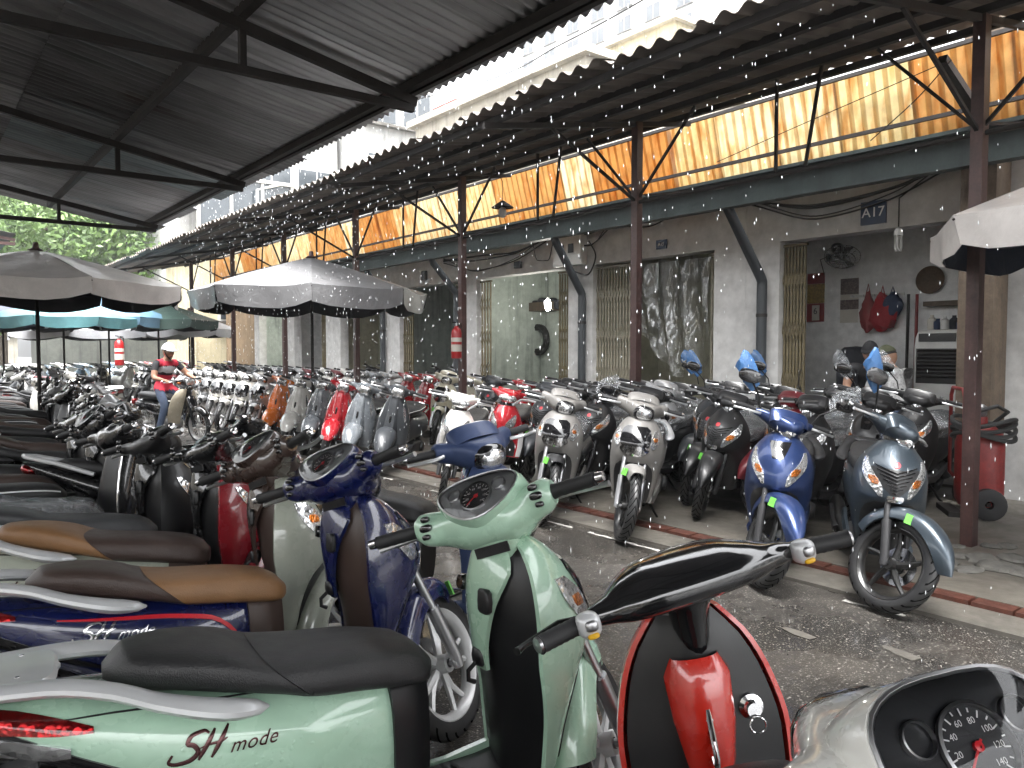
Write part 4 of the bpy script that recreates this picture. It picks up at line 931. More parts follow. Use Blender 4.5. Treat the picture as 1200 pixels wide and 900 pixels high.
# ------------------------------------------------------------------ shop row
bays = [(-.6, 2.55), (3.15, 5.30), (6.25, 8.50), (9.05, 11.55), (12.15, 14.35), (15.1, 17.2), (18.0, 20.0), (20.8, 22.6)]   # openings along Y
ORD = ['shop whose bay lies past the timber pillar', 'shop numbered A17 with white room and wall fan', 'shop numbered A15 with two folding gates and plastic curtain', 'shop with green room and a tyre hung inside',
       'shop with pale green room behind the red extinguisher', 'shop with yellowish room and a small notice', 'shop with white room lit by a tube lamp', 'last shop of the row beside the brown wall']
rooms = ['room_white', 'room_white', 'room_yellow', 'room_green', 'room_green', 'room_yellow', 'room_white', 'room_green']
HEAD = 2.78; TOPZ = 3.46
for i, (a, b) in enumerate(bays):
    y0 = (bays[i-1][1]+a)/2 if i else a-.5; y1 = (b+bays[i+1][0])/2 if i+1 < len(bays) else b+.4
    s = empty('shop', ORD[i], 'shop', (WX, (a+b)/2, 0), 0, 'shops of the row'); oy = (a+b)/2
    def P(name, x0, x1, ya, yb, z0, z1, mat): return slab(name, x0, x1, ya-oy, yb-oy, z0, z1, mat, s)
    e = .0015
    P('lintel_wall', 0, .22, y0+e, y1-e, HEAD, TOPZ, 'plaster')
    P('pillar', 0, .22, y0+e, a, .045, HEAD, 'plaster'); P('pillar', 0, .22, b, y1-e, .045, HEAD, 'plaster')
    D = 1.25 if i == 1 else 1.75
    P('side_wall', .22, D, y0+e, y0+.07, .045, TOPZ-.12, rooms[i]); P('side_wall', .22, D, y1-.07, y1-e, .045, TOPZ-.12, rooms[i])
    P('back_wall', D, D+.12, y0+e, y1-e, .045, TOPZ-.12, rooms[i]); P('ceiling', .22, D+.12, y0+e, y1-e, TOPZ-.12, TOPZ-.02, 'room_white'); P('room_floor', .22, D, y0+.07, y1-.07, .045, .075, 'floor_tile')
    P('roof_slab', -.35, 4.2, y0+e, y1-e, TOPZ, TOPZ+.06, 'kerb')
# gutter beam, drain pipes
gt = empty('roof_gutter', 'long dark green gutter beam running above the shop fronts', 'gutter', (7.68, 0, 3.3))
MB().box((0, 11, -.0), (.07, 13, .15)).build('beam', M['greenbeam'], gt, smooth=False); MB().box((-.02, 11, .165), (.12, 13, .018)).build('gutter_lip', M['greenbeam'], gt, smooth=False)
PL = ['grey drain pipe bending down beside the A17 shop', 'grey drain pipe bending down between the green room and the gates', 'grey drain pipe bending down behind the hung extinguisher', 'grey drain pipe bending down in front of the yellowish room']
for k, (u0, v0, u1, v1) in enumerate(((852, 240, 893, 330), (650, 280, 682, 345), (506, 305, 535, 345), (430, 318, 448, 345))):
    p = at_x(u0, v0, 7.72); q = at_x(u1, v1, WX-.09)
    mb = MB().tube([p+np.array([0, 0, .2]), p, p+np.array([.02, 0, -.04]), q+np.array([-.03, 0, .05]), q, q-np.array([0, 0, .06]), np.array([q[0], q[1], .1])], .062, 12)
    o = empty('drain_pipe', PL[k], 'pipe', (q[0], q[1], 0), 0, 'drain pipes'); mb.xf(Matrix.Translation((-q[0], -q[1], 0))).build('pipe', M['pipe'], o)
    for z in (1.0, 1.9): MB().lathe([(.066, -.02), (.068, 0), (.066, .02)], c=(0, 0, z), m=12).build('clamp', M['dark_steel'], o)

# ------------------------------------------------------------------ corrugated sheets
def corr(y0, y1, a, b, lam, amp, nseg=3, per=8, jag=0, phase=0):
    """corrugated sheet between y0 and y1, ribs running from a=(x,z) to b=(x,z)"""
    n = max(3, int((y1-y0)/lam*per)); ys = np.linspace(y0, y1, n); d = unit([b[0]-a[0], 0, b[1]-a[1]]); nz = np.array([-d[2], 0, d[0]]); nz = nz if nz[2] > 0 else -nz
    w = amp*np.cos((ys+phase)/lam*2*math.pi); G = []
    for k in np.linspace(0, 1, nseg):
        p = np.array([a[0]+(b[0]-a[0])*k, 0, a[1]+(b[1]-a[1])*k]); r = p+nz*w[:, None]; r[:, 1] = ys
        r[:, 2] -= .010*math.sin(k*math.pi)*(1 if jag else 0); G.append(r)
    top = np.array(G); bot = top-nz*.004
    mb = MB().grid(top); mb.grid(bot[::-1])
    for A, B in ((top[0], bot[0]), (bot[-1], top[-1])): mb.grid(np.stack([A, B]))
    return mb
# awning over the pavement
AF = (4.05, 3.57); AB = (6.95, 4.11)
aw = empty('awning_roof', 'dark rusty corrugated awning roof on oxide red posts over the pavement', 'awning', (6.1, 10, 0))
inv = Matrix.Translation((-6.1, -10, 0))
def az(x): return AF[1]+(AB[1]-AF[1])*(x-AF[0])/(AB[0]-AF[0])
k = 0; y = -3.0
while y < 24.5:
    w = .177*5; xm = 5.6+random.uniform(-.05, .05); c = random.uniform(.75, 1.2)
    mb = corr(y-.03, y+w+.03, (AF[0]+random.uniform(-.07, .05), az(AF[0])+.002*(k % 2)), (xm, az(xm)), .177, .024, 3, 8, True); mb.xf(inv).build('roof_sheet', M['fibro'], aw, (c, c*.97, c*.94), ang=70)
    mb = corr(y-.03, y+w+.03, (xm-.15, az(xm-.15)+.02+.003*(k % 2)), (AB[0]+random.uniform(-.04, .06), az(AB[0])+.02), .177, .024, 3, 8, True); mb.xf(inv).build('roof_sheet', M['fibro'], aw, (c*.95, c*.9, c*.86), ang=70)
    y += w; k += 1
for x in (4.25, 4.85, 5.45, 6.1, 6.75):
    MB().box((x, 10.75, az(x)-.055), (.025, 13.75, .028)).xf(inv).build('purlin', M['dark_steel'], aw, smooth=False)
POSTY = [on_x(u, 6.1) for u in (1141, 745, 542, 418, 334, 274)]; POSTY = [POSTY[0]-3.3]+POSTY+[POSTY[-1]+3.3]
for i, yp in enumerate(POSTY):
    MB().box((6.1, yp, 1.95), (.042 if i > 1 else .05, .042, 1.91)).xf(inv).build('post', M['rust_post'], aw, smooth=False)
    MB().bar((4.1, yp, az(4.1)-.11), (6.95, yp, az(6.95)-.11), .04, .05).xf(inv).build('rafter', M['dark_steel'], aw, smooth=False)
    MB().bar((6.06, yp, 3.05), (4.9, yp, az(4.9)-.13), .026).xf(inv).build('brace', M['dark_steel'], aw, smooth=False)
    MB().bar((6.1, yp, 3.1), (7.6, yp, 3.38), .022).xf(inv).build('tie_bar', M['dark_steel'], aw, smooth=False)
    if i+1 < len(POSTY):
        yn = POSTY[i+1]
        for (ya, za, yb, zb) in ((yp, 3.05, yp+.75, az(6.1)-.1), (yn, 3.05, yn-.75, az(6.1)-.1), ((yp+yn)/2, 3.03, (yp+yn)/2, az(6.1)-.09), ((yp+yn)/2-.28, 3.03, (yp+yn)/2-.42, az(6.1)-.09)):
            MB().bar((6.1, ya, za), (6.1, yb, zb), .024).xf(inv).build('truss_strut', M['dark_steel'], aw, smooth=False)
        MB().tube([(6.1, yp, 3.03), (6.1, yn, 3.03)], .02, 8).xf(inv).build('truss_chord', M['dark_steel'], aw)
# translucent clerestory sheets
cl = empty('translucent_screen', 'band of orange and cream translucent corrugated sheets above the gutter', 'roof sheets', (7.7, 10, 3.4)); ci = Matrix.Translation((-7.7, -10, -3.4))
y = -2.2; k = 0
cc = [(.88, .80, .60), (.86, .76, .52), (.76, .54, .28), (.88, .82, .64), (.70, .45, .20), (.82, .68, .44)]
while y < 24.0:
    w = random.uniform(.62, .95); c = cc[(k*5+k//3) % 6]
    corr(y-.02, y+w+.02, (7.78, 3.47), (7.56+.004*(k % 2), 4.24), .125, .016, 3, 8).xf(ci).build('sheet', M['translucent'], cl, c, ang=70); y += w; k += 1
for z, x in ((3.66, 7.64), (4.22, 7.50)): MB().box((x, 10.8, z), (.018, 13, .018)).xf(ci).build('batten', M['dark_steel'], cl, smooth=False)

# roof over the camera side
EX, EZ, SL = 2.84, 3.265, .18
def rz(x): return EZ+(EX-x)*SL
rf = empty('market_roof', 'grey corrugated tin roof on dark steel trusses over the left row', 'roof', (0, 4, 0)); ri = Matrix.Translation((0, -4, 0))
runs = [(EX+.12, .85), (.95, -1.7), (-1.6, -6.2)]
y = -4.6; k = 0
while y < 12.2:
    w = .82
    for j, (x0, x1) in enumerate(runs):
        g_ = random.choice((.45, .6, .75, .9, 1.0, 1.35)); blue = .85 if random.random() < .12 else 1
        xa = x0+(random.uniform(-.05, .06) if j == 0 else 0)
        corr(y-.02, y+w+.02, (xa, rz(xa)+.03+.022*j+.002*(k % 2)), (x1, rz(x1)+.03+.022*j+.002*(k % 2)), .091, .017, 4, 8, True).xf(ri).build('roof_sheet', M['tin'], rf, (g_*blue, g_*(.98 if blue < 1 else 1), g_*1.02), ang=70)
    y += w; k += 1
TY = [on_x(493, EX), on_x(293, EX), on_x(190, EX)]; TY = [TY[0]-7.1, TY[0]-3.55]+TY
for x, s in ((EX-.10, .05), (1.62, .055), (.2, .05), (-1.2, .05), (-2.6, .05), (-4.2, .05), (-5.9, .05)):
    MB().bar((x, -4.6, rz(x)-.015), (x, 12.3, rz(x)-.015), s, s*1.2).xf(ri).build('purlin', M['dark_steel'], rf, smooth=False)
for yt in TY:
    MB().bar((EX-.03, yt, rz(EX)-.085), (-6.1, yt, rz(-6.1)-.085), .05, .06).xf(ri).build('rafter', M['dark_steel'], rf, smooth=False)
    MB().bar((EX-.05, yt, EZ-.13), (-6.1, yt, EZ-.13), .045, .05).xf(ri).build('tie_beam', M['dark_steel'], rf, smooth=False)
    for x in (1.62, .2, -1.2, -2.6): MB().bar((x, yt, EZ-.11), (x, yt, rz(x)-.11), .04).xf(ri).build('strut', M['dark_steel'], rf, smooth=False)
    MB().box((-5.9, yt, (rz(-5.9)-.1)/2), (.05, .05, (rz(-5.9)-.12)/2)).xf(ri).build('post', M['dark_steel'], rf, smooth=False)
MB().box((EX-.02, 3.85, EZ+.0), (.02, 8.45, .02)).xf(ri).build('fascia', M['dark_steel'], rf, smooth=False)
# a second roof of the same kind further along
r2 = empty('market_roof', 'short tin roof beyond the gable of the long market roof', 'roof', (-2, 17, 0)); i2 = Matrix.Translation((2, -17, 0))
for k in range(7): corr(14.6+k*.8-.02, 14.6+k*.8+.82, (1.45, 3.33+.002*(k % 2)), (-5, 4.3+.002*(k % 2)), .091, .013, 3, 8).xf(i2).build('roof_sheet', M['tin'], r2, (.9, .9, .9), ang=70)
for yb in (14.7, 18.0): MB().bar((1.45, yb, 3.24), (-5, yb, 4.2), .05).xf(i2).build('rafter', M['rust_post'], r2, smooth=False); MB().bar((1.45, yb, 3.18), (-5, yb, 3.2), .05).xf(i2).build('tie_beam', M['rust_post'], r2, smooth=False)
for yb in (14.7, 20): MB().box((-4.8, yb, 2.0), (.05, .05, 2.0)).xf(i2).build('post', M['rust_post'], r2, smooth=False)

# timber pole and its brackets beside A17
pp = at_x(1150, 410, 7.95); po = empty('timber_pole', 'thick weathered square timber pole between the A17 shop and the next bay', 'pole', (pp[0], pp[1], 0))
MB().box((0, 0, 2.35), (.17, .15, 2.35)).build('pole_shaft', M['wood'], po, smooth=False)
for s in (1, -1): MB().bar((0, s*.1, 3.55), (-.1, s*1.1, 4.05), .07).build('bracket', M['dark_steel'], po, smooth=False)
MB().bar((-.1, -.05, 3.5), (-1.1, -.05, 3.9), .07).build('bracket', M['dark_steel'], po, smooth=False); MB().bar((-.15, -1.6, 4.0), (-.15, 1.6, 4.0), .08).build('cross_arm', M['dark_steel'], po, smooth=False)

# ------------------------------------------------------------------ market umbrellas
def umbrella(label, x, y, r, zb, zt, mat, lining, vh=.2, rot=.0, pole='dark_steel', tilt=0, vz=0, group=None):
    o = empty('market_umbrella', label, 'umbrella', (x, y, 0), rot, group); n = 8
    MB().tube([(0, 0, 0), (0, 0, zt-.02)], .022, 10).build('pole', M[pole], o); MB().lathe([(.0, .06), (.24, .05), (.26, 0)], m=18).build('base', M['kerb'], o)
    MB().lathe([(.0, .10), (.03, .09), (.035, .03), (.09, .0)], c=(0, 0, zt), m=12).build('top_cap', M['rust_post'], o)
    for k in range(n):
        a0, a1 = k/n*2*math.pi, (k+1)/n*2*math.pi; G = []
        for s in np.linspace(.03, 1, 9):
            row = []
            for q in np.linspace(0, 1, 7):
                p = (np.array([math.cos(a0), math.sin(a0)])*(1-q)+np.array([math.cos(a1), math.sin(a1)])*q)*r*s
                z = zt-(zt-zb)*s**1.12-.10*s*math.sin(q*math.pi)*(.35 if s < 1 else .35)+.012*math.sin(7*q+5*s+k)*s
                row.append((p[0], p[1], z))
            G.append(row)
        G = np.array(G); c = MB().grid(G).build('canopy_panel', M[mat], o); MB().grid(G*np.array([.996, .996, 1])-np.array([0, 0, .014])).build('lining_panel', M[lining], o)
        e = G[-1]; rr = []
        for t_ in np.linspace(0, 1, 4):
            row = e.copy(); row[:, 2] -= vh*t_*(1-.22*np.abs(np.linspace(-1, 1, 7))**3); out_ = row[:, :2]/np.linalg.norm(row[:, :2], axis=1)[:, None]
            row[:, :2] += out_*(.035*t_*np.sin(np.linspace(0, 9, 7)+k*1.7))[:, None]-out_*.03*t_; rr.append(row)
        V = np.array(rr); MB().grid(V).build('valance', M[mat], o); W = V.copy(); W[:, :, :2] *= .996; MB().grid(W).build('valance_lining', M[lining], o)
        MB().tube([G[0, 0]-np.array([0, 0, .03]), (G[4, 0]+G[0, 0]*0)-np.array([0, 0, .03]), G[-1, 0]-np.array([0, 0, .03])], .008, 6).build('rib', M['dark_steel'], o)
        MB().bar((0, 0, zb-.05), G[4, 0]-np.array([0, 0, .035]), .012).build('strut', M['dark_steel'], o)
    return o
d = ray(366, 410); umbrella('grey canvas market umbrella with drooping valance over the packed scooter row', d[0]*11.4, d[1]*11.4, 1.72, 2.33, 2.84, 'canvas_grey', 'lining_dark', .28, math.atan2(-d[1], -d[0]))
d = ray(45, 410); umbrella('large beige pink umbrella with black lining on a thin pole', d[0]*9.3, d[1]*9.3, 1.70, 2.26, 2.68, 'canvas_beige', 'lining_dark', .22, math.atan2(-d[1], -d[0])+.30)
d = ray(1378, 410); umbrella('pale umbrella with navy lining beside the timber pole', d[0]*5.0, d[1]*5.0, 1.48, 2.36, 2.86, 'canvas_beige', 'lining_navy', .24, math.atan2(-d[1], -d[0])+.72)
for (u, D, rr, zb, zt, mt, lab) in ((75, 16.0, 1.45, 2.15, 2.5, 'canvas_teal', 'teal umbrella behind the beige pink one'), (128, 17.0, 1.3, 2.2, 2.68, 'canvas_blue', 'pale blue umbrella behind the beige pink one'),
        (186, 18.0, 1.35, 2.18, 2.6, 'canvas_green', 'dark green umbrella near the drain at the end of the awning'), (118, 21, 2.3, 2.0, 2.45, 'canvas_purple', 'white topped umbrella with purple valance at the far end'),
        (4, 17.5, 1.5, 2.15, 2.6, 'canvas_navy', 'blue umbrella furthest along the left row'), (222, 20.5, 1.2, 2.05, 2.5, 'canvas_white', 'small white umbrella beside the last shop')):
    d = ray(u, 410); umbrella(lab, d[0]*D, d[1]*D, rr, zb, zt, mt if mt != 'canvas_purple' else 'canvas_white', 'lining_dark', .22, .3)

# ------------------------------------------------------------------ buildings beyond
def building(label, x0, x1, y0, y1, z, wall, cols=0, rows=0, face='y', wz0=.4, ww=1.1, wh=1.3, name='apartment_building', parapet=.3, z0=0):
    cx, cy = (x0+x1)/2, (y0+y1)/2; o = empty(name, label, 'building', (cx, cy, 0))
    MB().box((0, 0, (z+z0)/2), ((x1-x0)/2, (y1-y0)/2, (z-z0)/2)).build('wall', M[wall], o, smooth=False)
    if parapet: MB().box((0, 0, z+.12), ((x1-x0)/2+.25, (y1-y0)/2+.25, .12)).build('roof_slab', M['kerb' if parapet > .4 else 'beige'], o, smooth=False)
    for fc in face:
        L = (x1-x0) if fc == 'y' else (y1-y0)
        for r_ in range(rows):
            for c in range(cols):
                t_ = (c+.5)/cols*L-L/2; zz = z-1.6-r_*3.0+random.uniform(-.05, .05)
                if zz < z0+1: continue
                if fc == 'y':
                    f = MB().box((t_, -(y1-y0)/2-.03, zz), (ww/2+.08, .05, wh/2+.08)).build('window', M['frame_white'], o, smooth=False); MB().box((t_, -(y1-y0)/2-.05, zz), (ww/2, .05, wh/2)).build('pane', M['window_glass'], f, smooth=False)
                    MB().box((t_, -(y1-y0)/2-.09, zz), (.025, .03, wh/2)).build('mullion', M['frame_white'], f, smooth=False); MB().box((t_, -(y1-y0)/2-.12, zz-wh/2-.12), (ww/2+.2, .12, .05)).build('sill', M['kerb'], f, smooth=False)
                else:
                    f = MB().box((-(x1-x0)/2-.03, t_, zz), (.05, ww/2+.08, wh/2+.08)).build('window', M['frame_white'], o, smooth=False); MB().box((-(x1-x0)/2-.05, t_, zz), (.05, ww/2, wh/2)).build('pane', M['window_glass'], f, smooth=False)
                    MB().box((-(x1-x0)/2-.09, t_, zz), (.03, .025, wh/2)).build('mullion', M['frame_white'], f, smooth=False); MB().box((-(x1-x0)/2-.12, t_, zz-wh/2-.12), (.12, ww/2+.2, .05)).build('sill', M['kerb'], f, smooth=False)
    return o
building('plain white rendered building standing behind the awning', 9.0, 14.9, 31, 40, 13, 'lime', 3, 3, 'y', ww=1.6, parapet=0)
building('grey apartment block with barred windows next to the red rooftop room', 15.1, 18.5, 29, 38, 13.4, 'greywall', 2, 3, 'y', ww=1.3, wh=1.6)
b = building('beige building carrying a red sheet metal rooftop room', 18.6, 23.4, 29, 36, 10.6, 'beige', 2, 2, 'y')
MB().box((.5, -2.2, 11.4), (2.0, 1.4, .8)).build('rooftop_room', M['redsheet'], b, smooth=False); MB().box((.5, -2.4, 12.32), (2.25, 1.8, .16)).build('rooftop_cover', M['redsheet'], b, smooth=False)
for k in range(9): MB().box((.7+k*.16, -3.66, 11.4), (.02, .02, .6)).build('railing_bar', M['frame_white'], b, smooth=False)
MB().box((1.3, -3.61, 11.4), (.75, .02, .62)).build('balcony_opening', M['window_glass'], b, smooth=False)
building('long low beige block with a flat overhanging roof behind the shops', 15.5, 26, 16.2, 25.5, 9.9, 'beige', 6, 2, 'x', parapet=.3)
b = building('ochre walled rooftop building with a grey side', 25, 31, 20.9, 27.5, 14.9, 'ochre', 3, 1, 'x', parapet=.3)
MB().box((-3.45, 2.0, 12.5), (.12, 1.6, 2.0)).build('grey_side', M['greywall'], b, smooth=False)
building('pale high-rise tower fading into the rain', 74, 100, 58, 92, 75, 'lime', 7, 12, 'x', ww=2.2, wh=1.8, name='tower_block', parapet=0, z0=0)
building('low cream building with a pitched slab roof at the end of the row', 7.6, 13.0, 26.5, 30, 4.75, 'ochre', 2, 1, 'y', name='low_building')
building('brown plastered wall house after the last shop', 8.5, 13, 23.15, 26.2, 4.3, 'brown_wall', 0, 0, 'y', name='low_building')
building('apartment house with a white framed window behind the trees', .5, 5.5, 56, 64, 17, 'beige', 3, 5, 'y', ww=1.8, wh=1.6)
building('dark tarpaulin covered stall closing the far end of the alley', 3.5, 9.5, 30.0, 31.6, 2.9, 'tarp_dark', 0, 0, 'y', name='market_stall', parapet=0)
building('long unseen shop house added on the left to hold back side light', -15, -10.5, -16, 27, 4.6, 'beige', 9, 1, 'y', name='shop_house')  # out of view, added to cut sky light from the open left
building('shop house continuing the row towards the viewer', WX, 13, -12.5, -1.15, 3.9, 'plaster', 4, 1, 'x', ww=2.0, wh=1.8, name='shop_house')
gh = empty('glazed_stairhouse', 'glass walled rooftop stairhouse with pipes behind the awning', 'building', (9.6, 28.3, 4.9))
MB().box((0, 0, .05), (1.7, 1.2, .05)).build('floor', M['beige'], gh, smooth=False); MB().box((0, 0, 2.55), (1.75, 1.25, .06)).build('roof', M['greywall'], gh, smooth=False)
for x in (-1.65, -.55, .55, 1.65): MB().box((x, -1.15, 1.3), (.05, .05, 1.2)).build('mullion', M['frame_white'], gh, smooth=False)
for k in range(3): MB().box((-1.1+1.1*k, -1.13, 1.3), (.5, .012, 1.2)).build('pane', M['window_glass'], gh, smooth=False)
MB().box((0, 1.1, 1.3), (1.65, .04, 1.2)).build('back_wall', M['greywall'], gh, smooth=False); MB().tube([(.3, -1.35, -.5), (.3, -1.35, 2.2), (1.2, -1.4, 2.5)], .05, 8).build('vent_pipe', M['white_plastic'], gh)

# ------------------------------------------------------------------ trees
def mk_leaf():
    t = NT('leaf'); oi = t.n('ObjectInfo'); co = t.coord(1); n = t.noise(co, .9, 4)
    t.set(color=t.ramp(n, [(.3, (.06, .12, .03)), (.7, (.17, .27, .07))]), rough=.5); t.b.inputs['Subsurface Weight'].default_value = 0; return t.m
M['leaf'] = mk_leaf(); M['bark'] = stained('bark', (.05, .04, .03), (.12, .095, .07), .9, 5)
def tree(label, x, y, h, r, seed, nl=9000, leaf=.17):
    rg = np.random.default_rng(seed); o = empty('leafy_tree', label, 'tree', (x, y, 0), 0, 'trees at the end of the alley'); tr = MB(); base = h*.45
    tr.tube([(0, 0, 0), (.1, .05, base*.5), (.0, .1, base)], [.26, .2, .16], 10); C = []
    for k in range(8):
        a = k/8*6.28+rg.uniform(-.3, .3); e = np.array([math.cos(a)*r*rg.uniform(.4, .75), math.sin(a)*r*rg.uniform(.4, .75), base+(h-base)*rg.uniform(.25, .85)])
        tr.tube([(0, .1, base*.9), e*.5+np.array([0, .05, base*.52]), e], [.12, .07, .025], 7); C.append((e, r*rg.uniform(.32, .5)))
        C.append((e*np.array([.6, .6, 1])+rg.normal(size=3)*r*.15, r*rg.uniform(.28, .42)))
    tr.build('trunk', M['bark'], o)
    P = []
    for e, rr in C:
        n = nl//len(C); dv = rg.normal(size=(n, 3)); dv /= np.linalg.norm(dv, axis=1)[:, None]; P.append(e+dv*rr*(rg.uniform(.35, 1.05, n)**.6)[:, None]*np.array([1, 1, .8]))
    P = np.concatenate(P); n = len(P); A = rg.normal(size=(n, 3)); A /= np.linalg.norm(A, axis=1)[:, None]; B = np.cross(A, rg.normal(size=(n, 3))); B /= np.linalg.norm(B, axis=1)[:, None]
    s = leaf*rg.uniform(.6, 1.2, (n, 1)); V = np.stack([P-A*s, P+B*s*.45, P+A*s, P-B*s*.45], 1).reshape(-1, 3)
    me = bpy.data.meshes.new('crown'); me.from_pydata(V.tolist(), [], [(4*i, 4*i+1, 4*i+2, 4*i+3) for i in range(n)]); me.materials.append(M['leaf']); put('crown', me, o)
tree('broad light green tree behind the beige pink umbrella', 3.2, 39, 9.6, 4.6, 1); tree('leafy tree between the umbrella and the cream low building', 8.2, 40, 9.3, 4.4, 2); tree('rounded tree furthest left behind the second tin roof', -1.5, 37, 8.6, 4.0, 3); tree('tall dense tree standing behind the other trees', 5.5, 47, 11.5, 5.2, 4)
tree('low bushy tree beside the tarpaulin stall', 1.2, 32, 3.6, 1.8, 5, 3500, .1)
# ------------------------------------------------------------------ scooters in place
BLK = (.010, .010, .011); SEATK = (.022, .022, .023); TAN = (.24, .125, .055); BRN = (.055, .036, .030)
T_city = make_city('Y', 'logo_dark', 'mode'); T_cityc = make_city('Y', 'logo_chrome', 'mode'); T_vis = make_city('5', 'logo_chrome', 'grille', twotone=False); T_vis2 = make_city('5', 'logo_chrome', 'plain', twotone=False)
T_silver = make_city('10', 'logo_chrome', 'mode', twotone=False); T_dash = make_city('Y', 'logo_chrome', 'mode', twotone=False, meter_s=.108, meter_face='dark', meter_shape='wide')
T_retro = make_retro(); T_bone = make_underbone(); T_comm = make_commuter(); T_elec = make_electric()
def col(body, seat=SEATK, pillion=None, inner=BLK, column=None, wheel=(.6, .6, .6), wing=None):
    return dict(body=body, seat=seat, pillion=pillion or seat, inner=inner, column=column or body, wheel=wheel, wing=wing or BLK, grip=BLK)
MINT = hexc('A8C9B2'); NAVY = (.004, .008, .062); CREAM = hexc('AEB3A6'); SILV = hexc('7C7A77')
def kid(root, name): return [o for o in root.children if o.name.split('.')[0] == name]
def wrap_seat(root, t):
    """loose clear film drawn over the seat"""
    SBk = [(k[0], k[1], k[2]*1.07+.004, k[3]*1.08+.012, k[4]*1.0+.02, k[5]) for k in t.SB.k]; B = Body(SBk); mb = B.shell(30, 26); rg = np.random.default_rng(3)
    V = np.concatenate(mb.v); V += rg.normal(size=V.shape)*.004; V[:, 0] *= 1.03; mb.v = [V]; mb.build('plastic_wrap', M['film'], root)
def mirror(root, t, side, wrap=None, steer=0, drop=False):
    """mirror on a stalk, bagged in film"""
    a = np.array([.27, side*.19, 1.05]); e = np.array([.31, side*.31, 1.20]); S = steer_matrix(t, R(steer))
    m = MB().tube([a, a+np.array([0, side*.03, .07]), e], .006, 8).build('mirror_stalk', M['exhaust'], root); m.matrix_local = S
    h = MB().sq((0, 0, 0), (.012, .075, .045), 2.6, 6, 14, eul(0, 0, side*.2)).xf(Matrix.Translation(e+np.array([0, side*.03, .03]))).build('mirror_head', M['gloss_black'], m)
    if wrap:
        rg = np.random.default_rng(int(side*3)+5); mb = MB(); G = []
        tip = e+np.array([-.02, -side*.02, -.06]); out = e+np.array([-.03, side*.09, .17])
        for k in np.linspace(0, 1, 9):
            c = tip*(1-k)+out*k; w = .008+.072*math.sin(min(1, k*.97)*math.pi)**.75; a_ = np.arange(12)/12*6.283
            G.append(c+np.stack([.22*w*np.cos(a_)-.1*w*np.sin(2*a_), w*np.sin(a_), .3*w*np.cos(a_+.6)], -1)*(1+.14*rg.normal(size=(12, 1))))
        mb.grid(np.array(G), cv=True, cap=True).build('mirror_bag', M[wrap], m)
# ------------------------------------------------------------------ shop fittings
M['sign_blue'] = simple('sign_blue', (.012, .03, .075), .4); M['red_paint'] = simple('red_enamel', (.34, .012, .014), .35, coat=.4); M['red_dull'] = stained('worn_red_enamel', (.16, .014, .014), (.28, .03, .026), .5, 5)
M['cloth_red'] = simple('red_cloth', (.30, .012, .02), .8, bump=.6, bscale=14, bdist=.02); M['cloth_dark'] = simple('dark_cloth', (.02, .022, .03), .8, bump=.6, bscale=14, bdist=.02); M['cloth_blue'] = simple('blue_cloth', (.02, .035, .08), .7, bump=.6, bscale=14, bdist=.02)
M['paper'] = simple('paper', (.55, .52, .46), .7); M['paper_red'] = simple('paper_red', (.22, .03, .03), .6); M['paper_gold'] = simple('paper_gold', (.34, .22, .05), .6, var=.6, scale=40); M['paper_photo'] = simple('paper_photo', (.16, .12, .11), .5, var=.8, scale=45)
M['basket'] = simple('wicker', (.11, .07, .04), .8, var=.4, scale=40, bump=.6, bscale=90, bdist=.006); M['hose'] = simple('hose_rubber', (.03, .03, .03), .6)
def emit(name, c, s):
    t = NT(name); t.set(color=(.8, .8, .8), em=c, ems=s); return t.m
M['lamp_on'] = emit('lit_lamp', (1, .97, .88), 26)
def sign(name, label, u0, v0, u1, v1, X, txt, size):
    a = at_x(u0, v0, X); b = at_x(u1, v1, X); c = (a+b)/2; hy = abs(a[1]-b[1])/2; hz = abs(a[2]-b[2])/2
    o = empty(name, label, 'sign', (X, c[1], c[2])); MB().box((-.012, 0, 0), (.01, hy, hz)).build('board', M['sign_blue'], o, smooth=False)
    V, F = text_vf(txt, size, 0, .002); MB().add(np.stack([-.025-V[:, 2], -V[:, 0], V[:, 1]], 1), F).build('lettering', M['white_print'], o, smooth=False)
sign('number_sign', 'blue plate with white number A17 on the lintel', 1010, 238, 1039, 261, WX, 'A17', .15); sign('number_sign', 'small blue plate with number A15 above the plastic curtain', 770, 282, 782, 291, WX, 'A15', .065)

def gate(label, ya, yb, n, mat, squash=1.0):
    o = empty('folding_gate', label, 'gate', (WX+.10, (ya+yb)/2, .05), 0, 'folding gates'); L = (yb-ya)/2; H = 2.66
    me = MB().box((0, 0, H/2), (.012, .013, H/2)).mesh('slat', M[mat], smooth=False)
    ys = np.linspace(-L, L, n)
    for y in ys: put('slat', me, o, loc=(0, y, 0))
    lt = MB()
    for z0 in (.35, .95, 1.55, 2.15):
        for a, b in zip(ys[:-1], ys[1:]):
            lt.bar((-.018, a, z0), (-.018, b, z0+.22), .012, .004, up=(1, 0, 0)); lt.bar((-.022, b, z0), (-.022, a, z0+.22), .012, .004, up=(1, 0, 0))
    k = lt.build('lattice', M[mat], o, smooth=False); k['kind'] = 'stuff'
    MB().box((0, 0, H+.02), (.02, L+.03, .015)).build('top_rail', M[mat], o, smooth=False); hd = MB().tube([(-.03, -L*.9, .95), (-.07, -L*.9, 1.0), (-.07, -L*.9, 1.15), (-.03, -L*.9, 1.2)], .008, 6).build('handle', M['dark_steel'], o)
gate('cream lattice gate half closing the A15 shop beside the green room', on_x(745, WX+.1), on_x(697, WX+.1), 15, 'gate'); gate('cream lattice gate of the A15 shop beside the bent drain pipe', on_x(866, WX+.1), on_x(834, WX+.1), 11, 'gate')
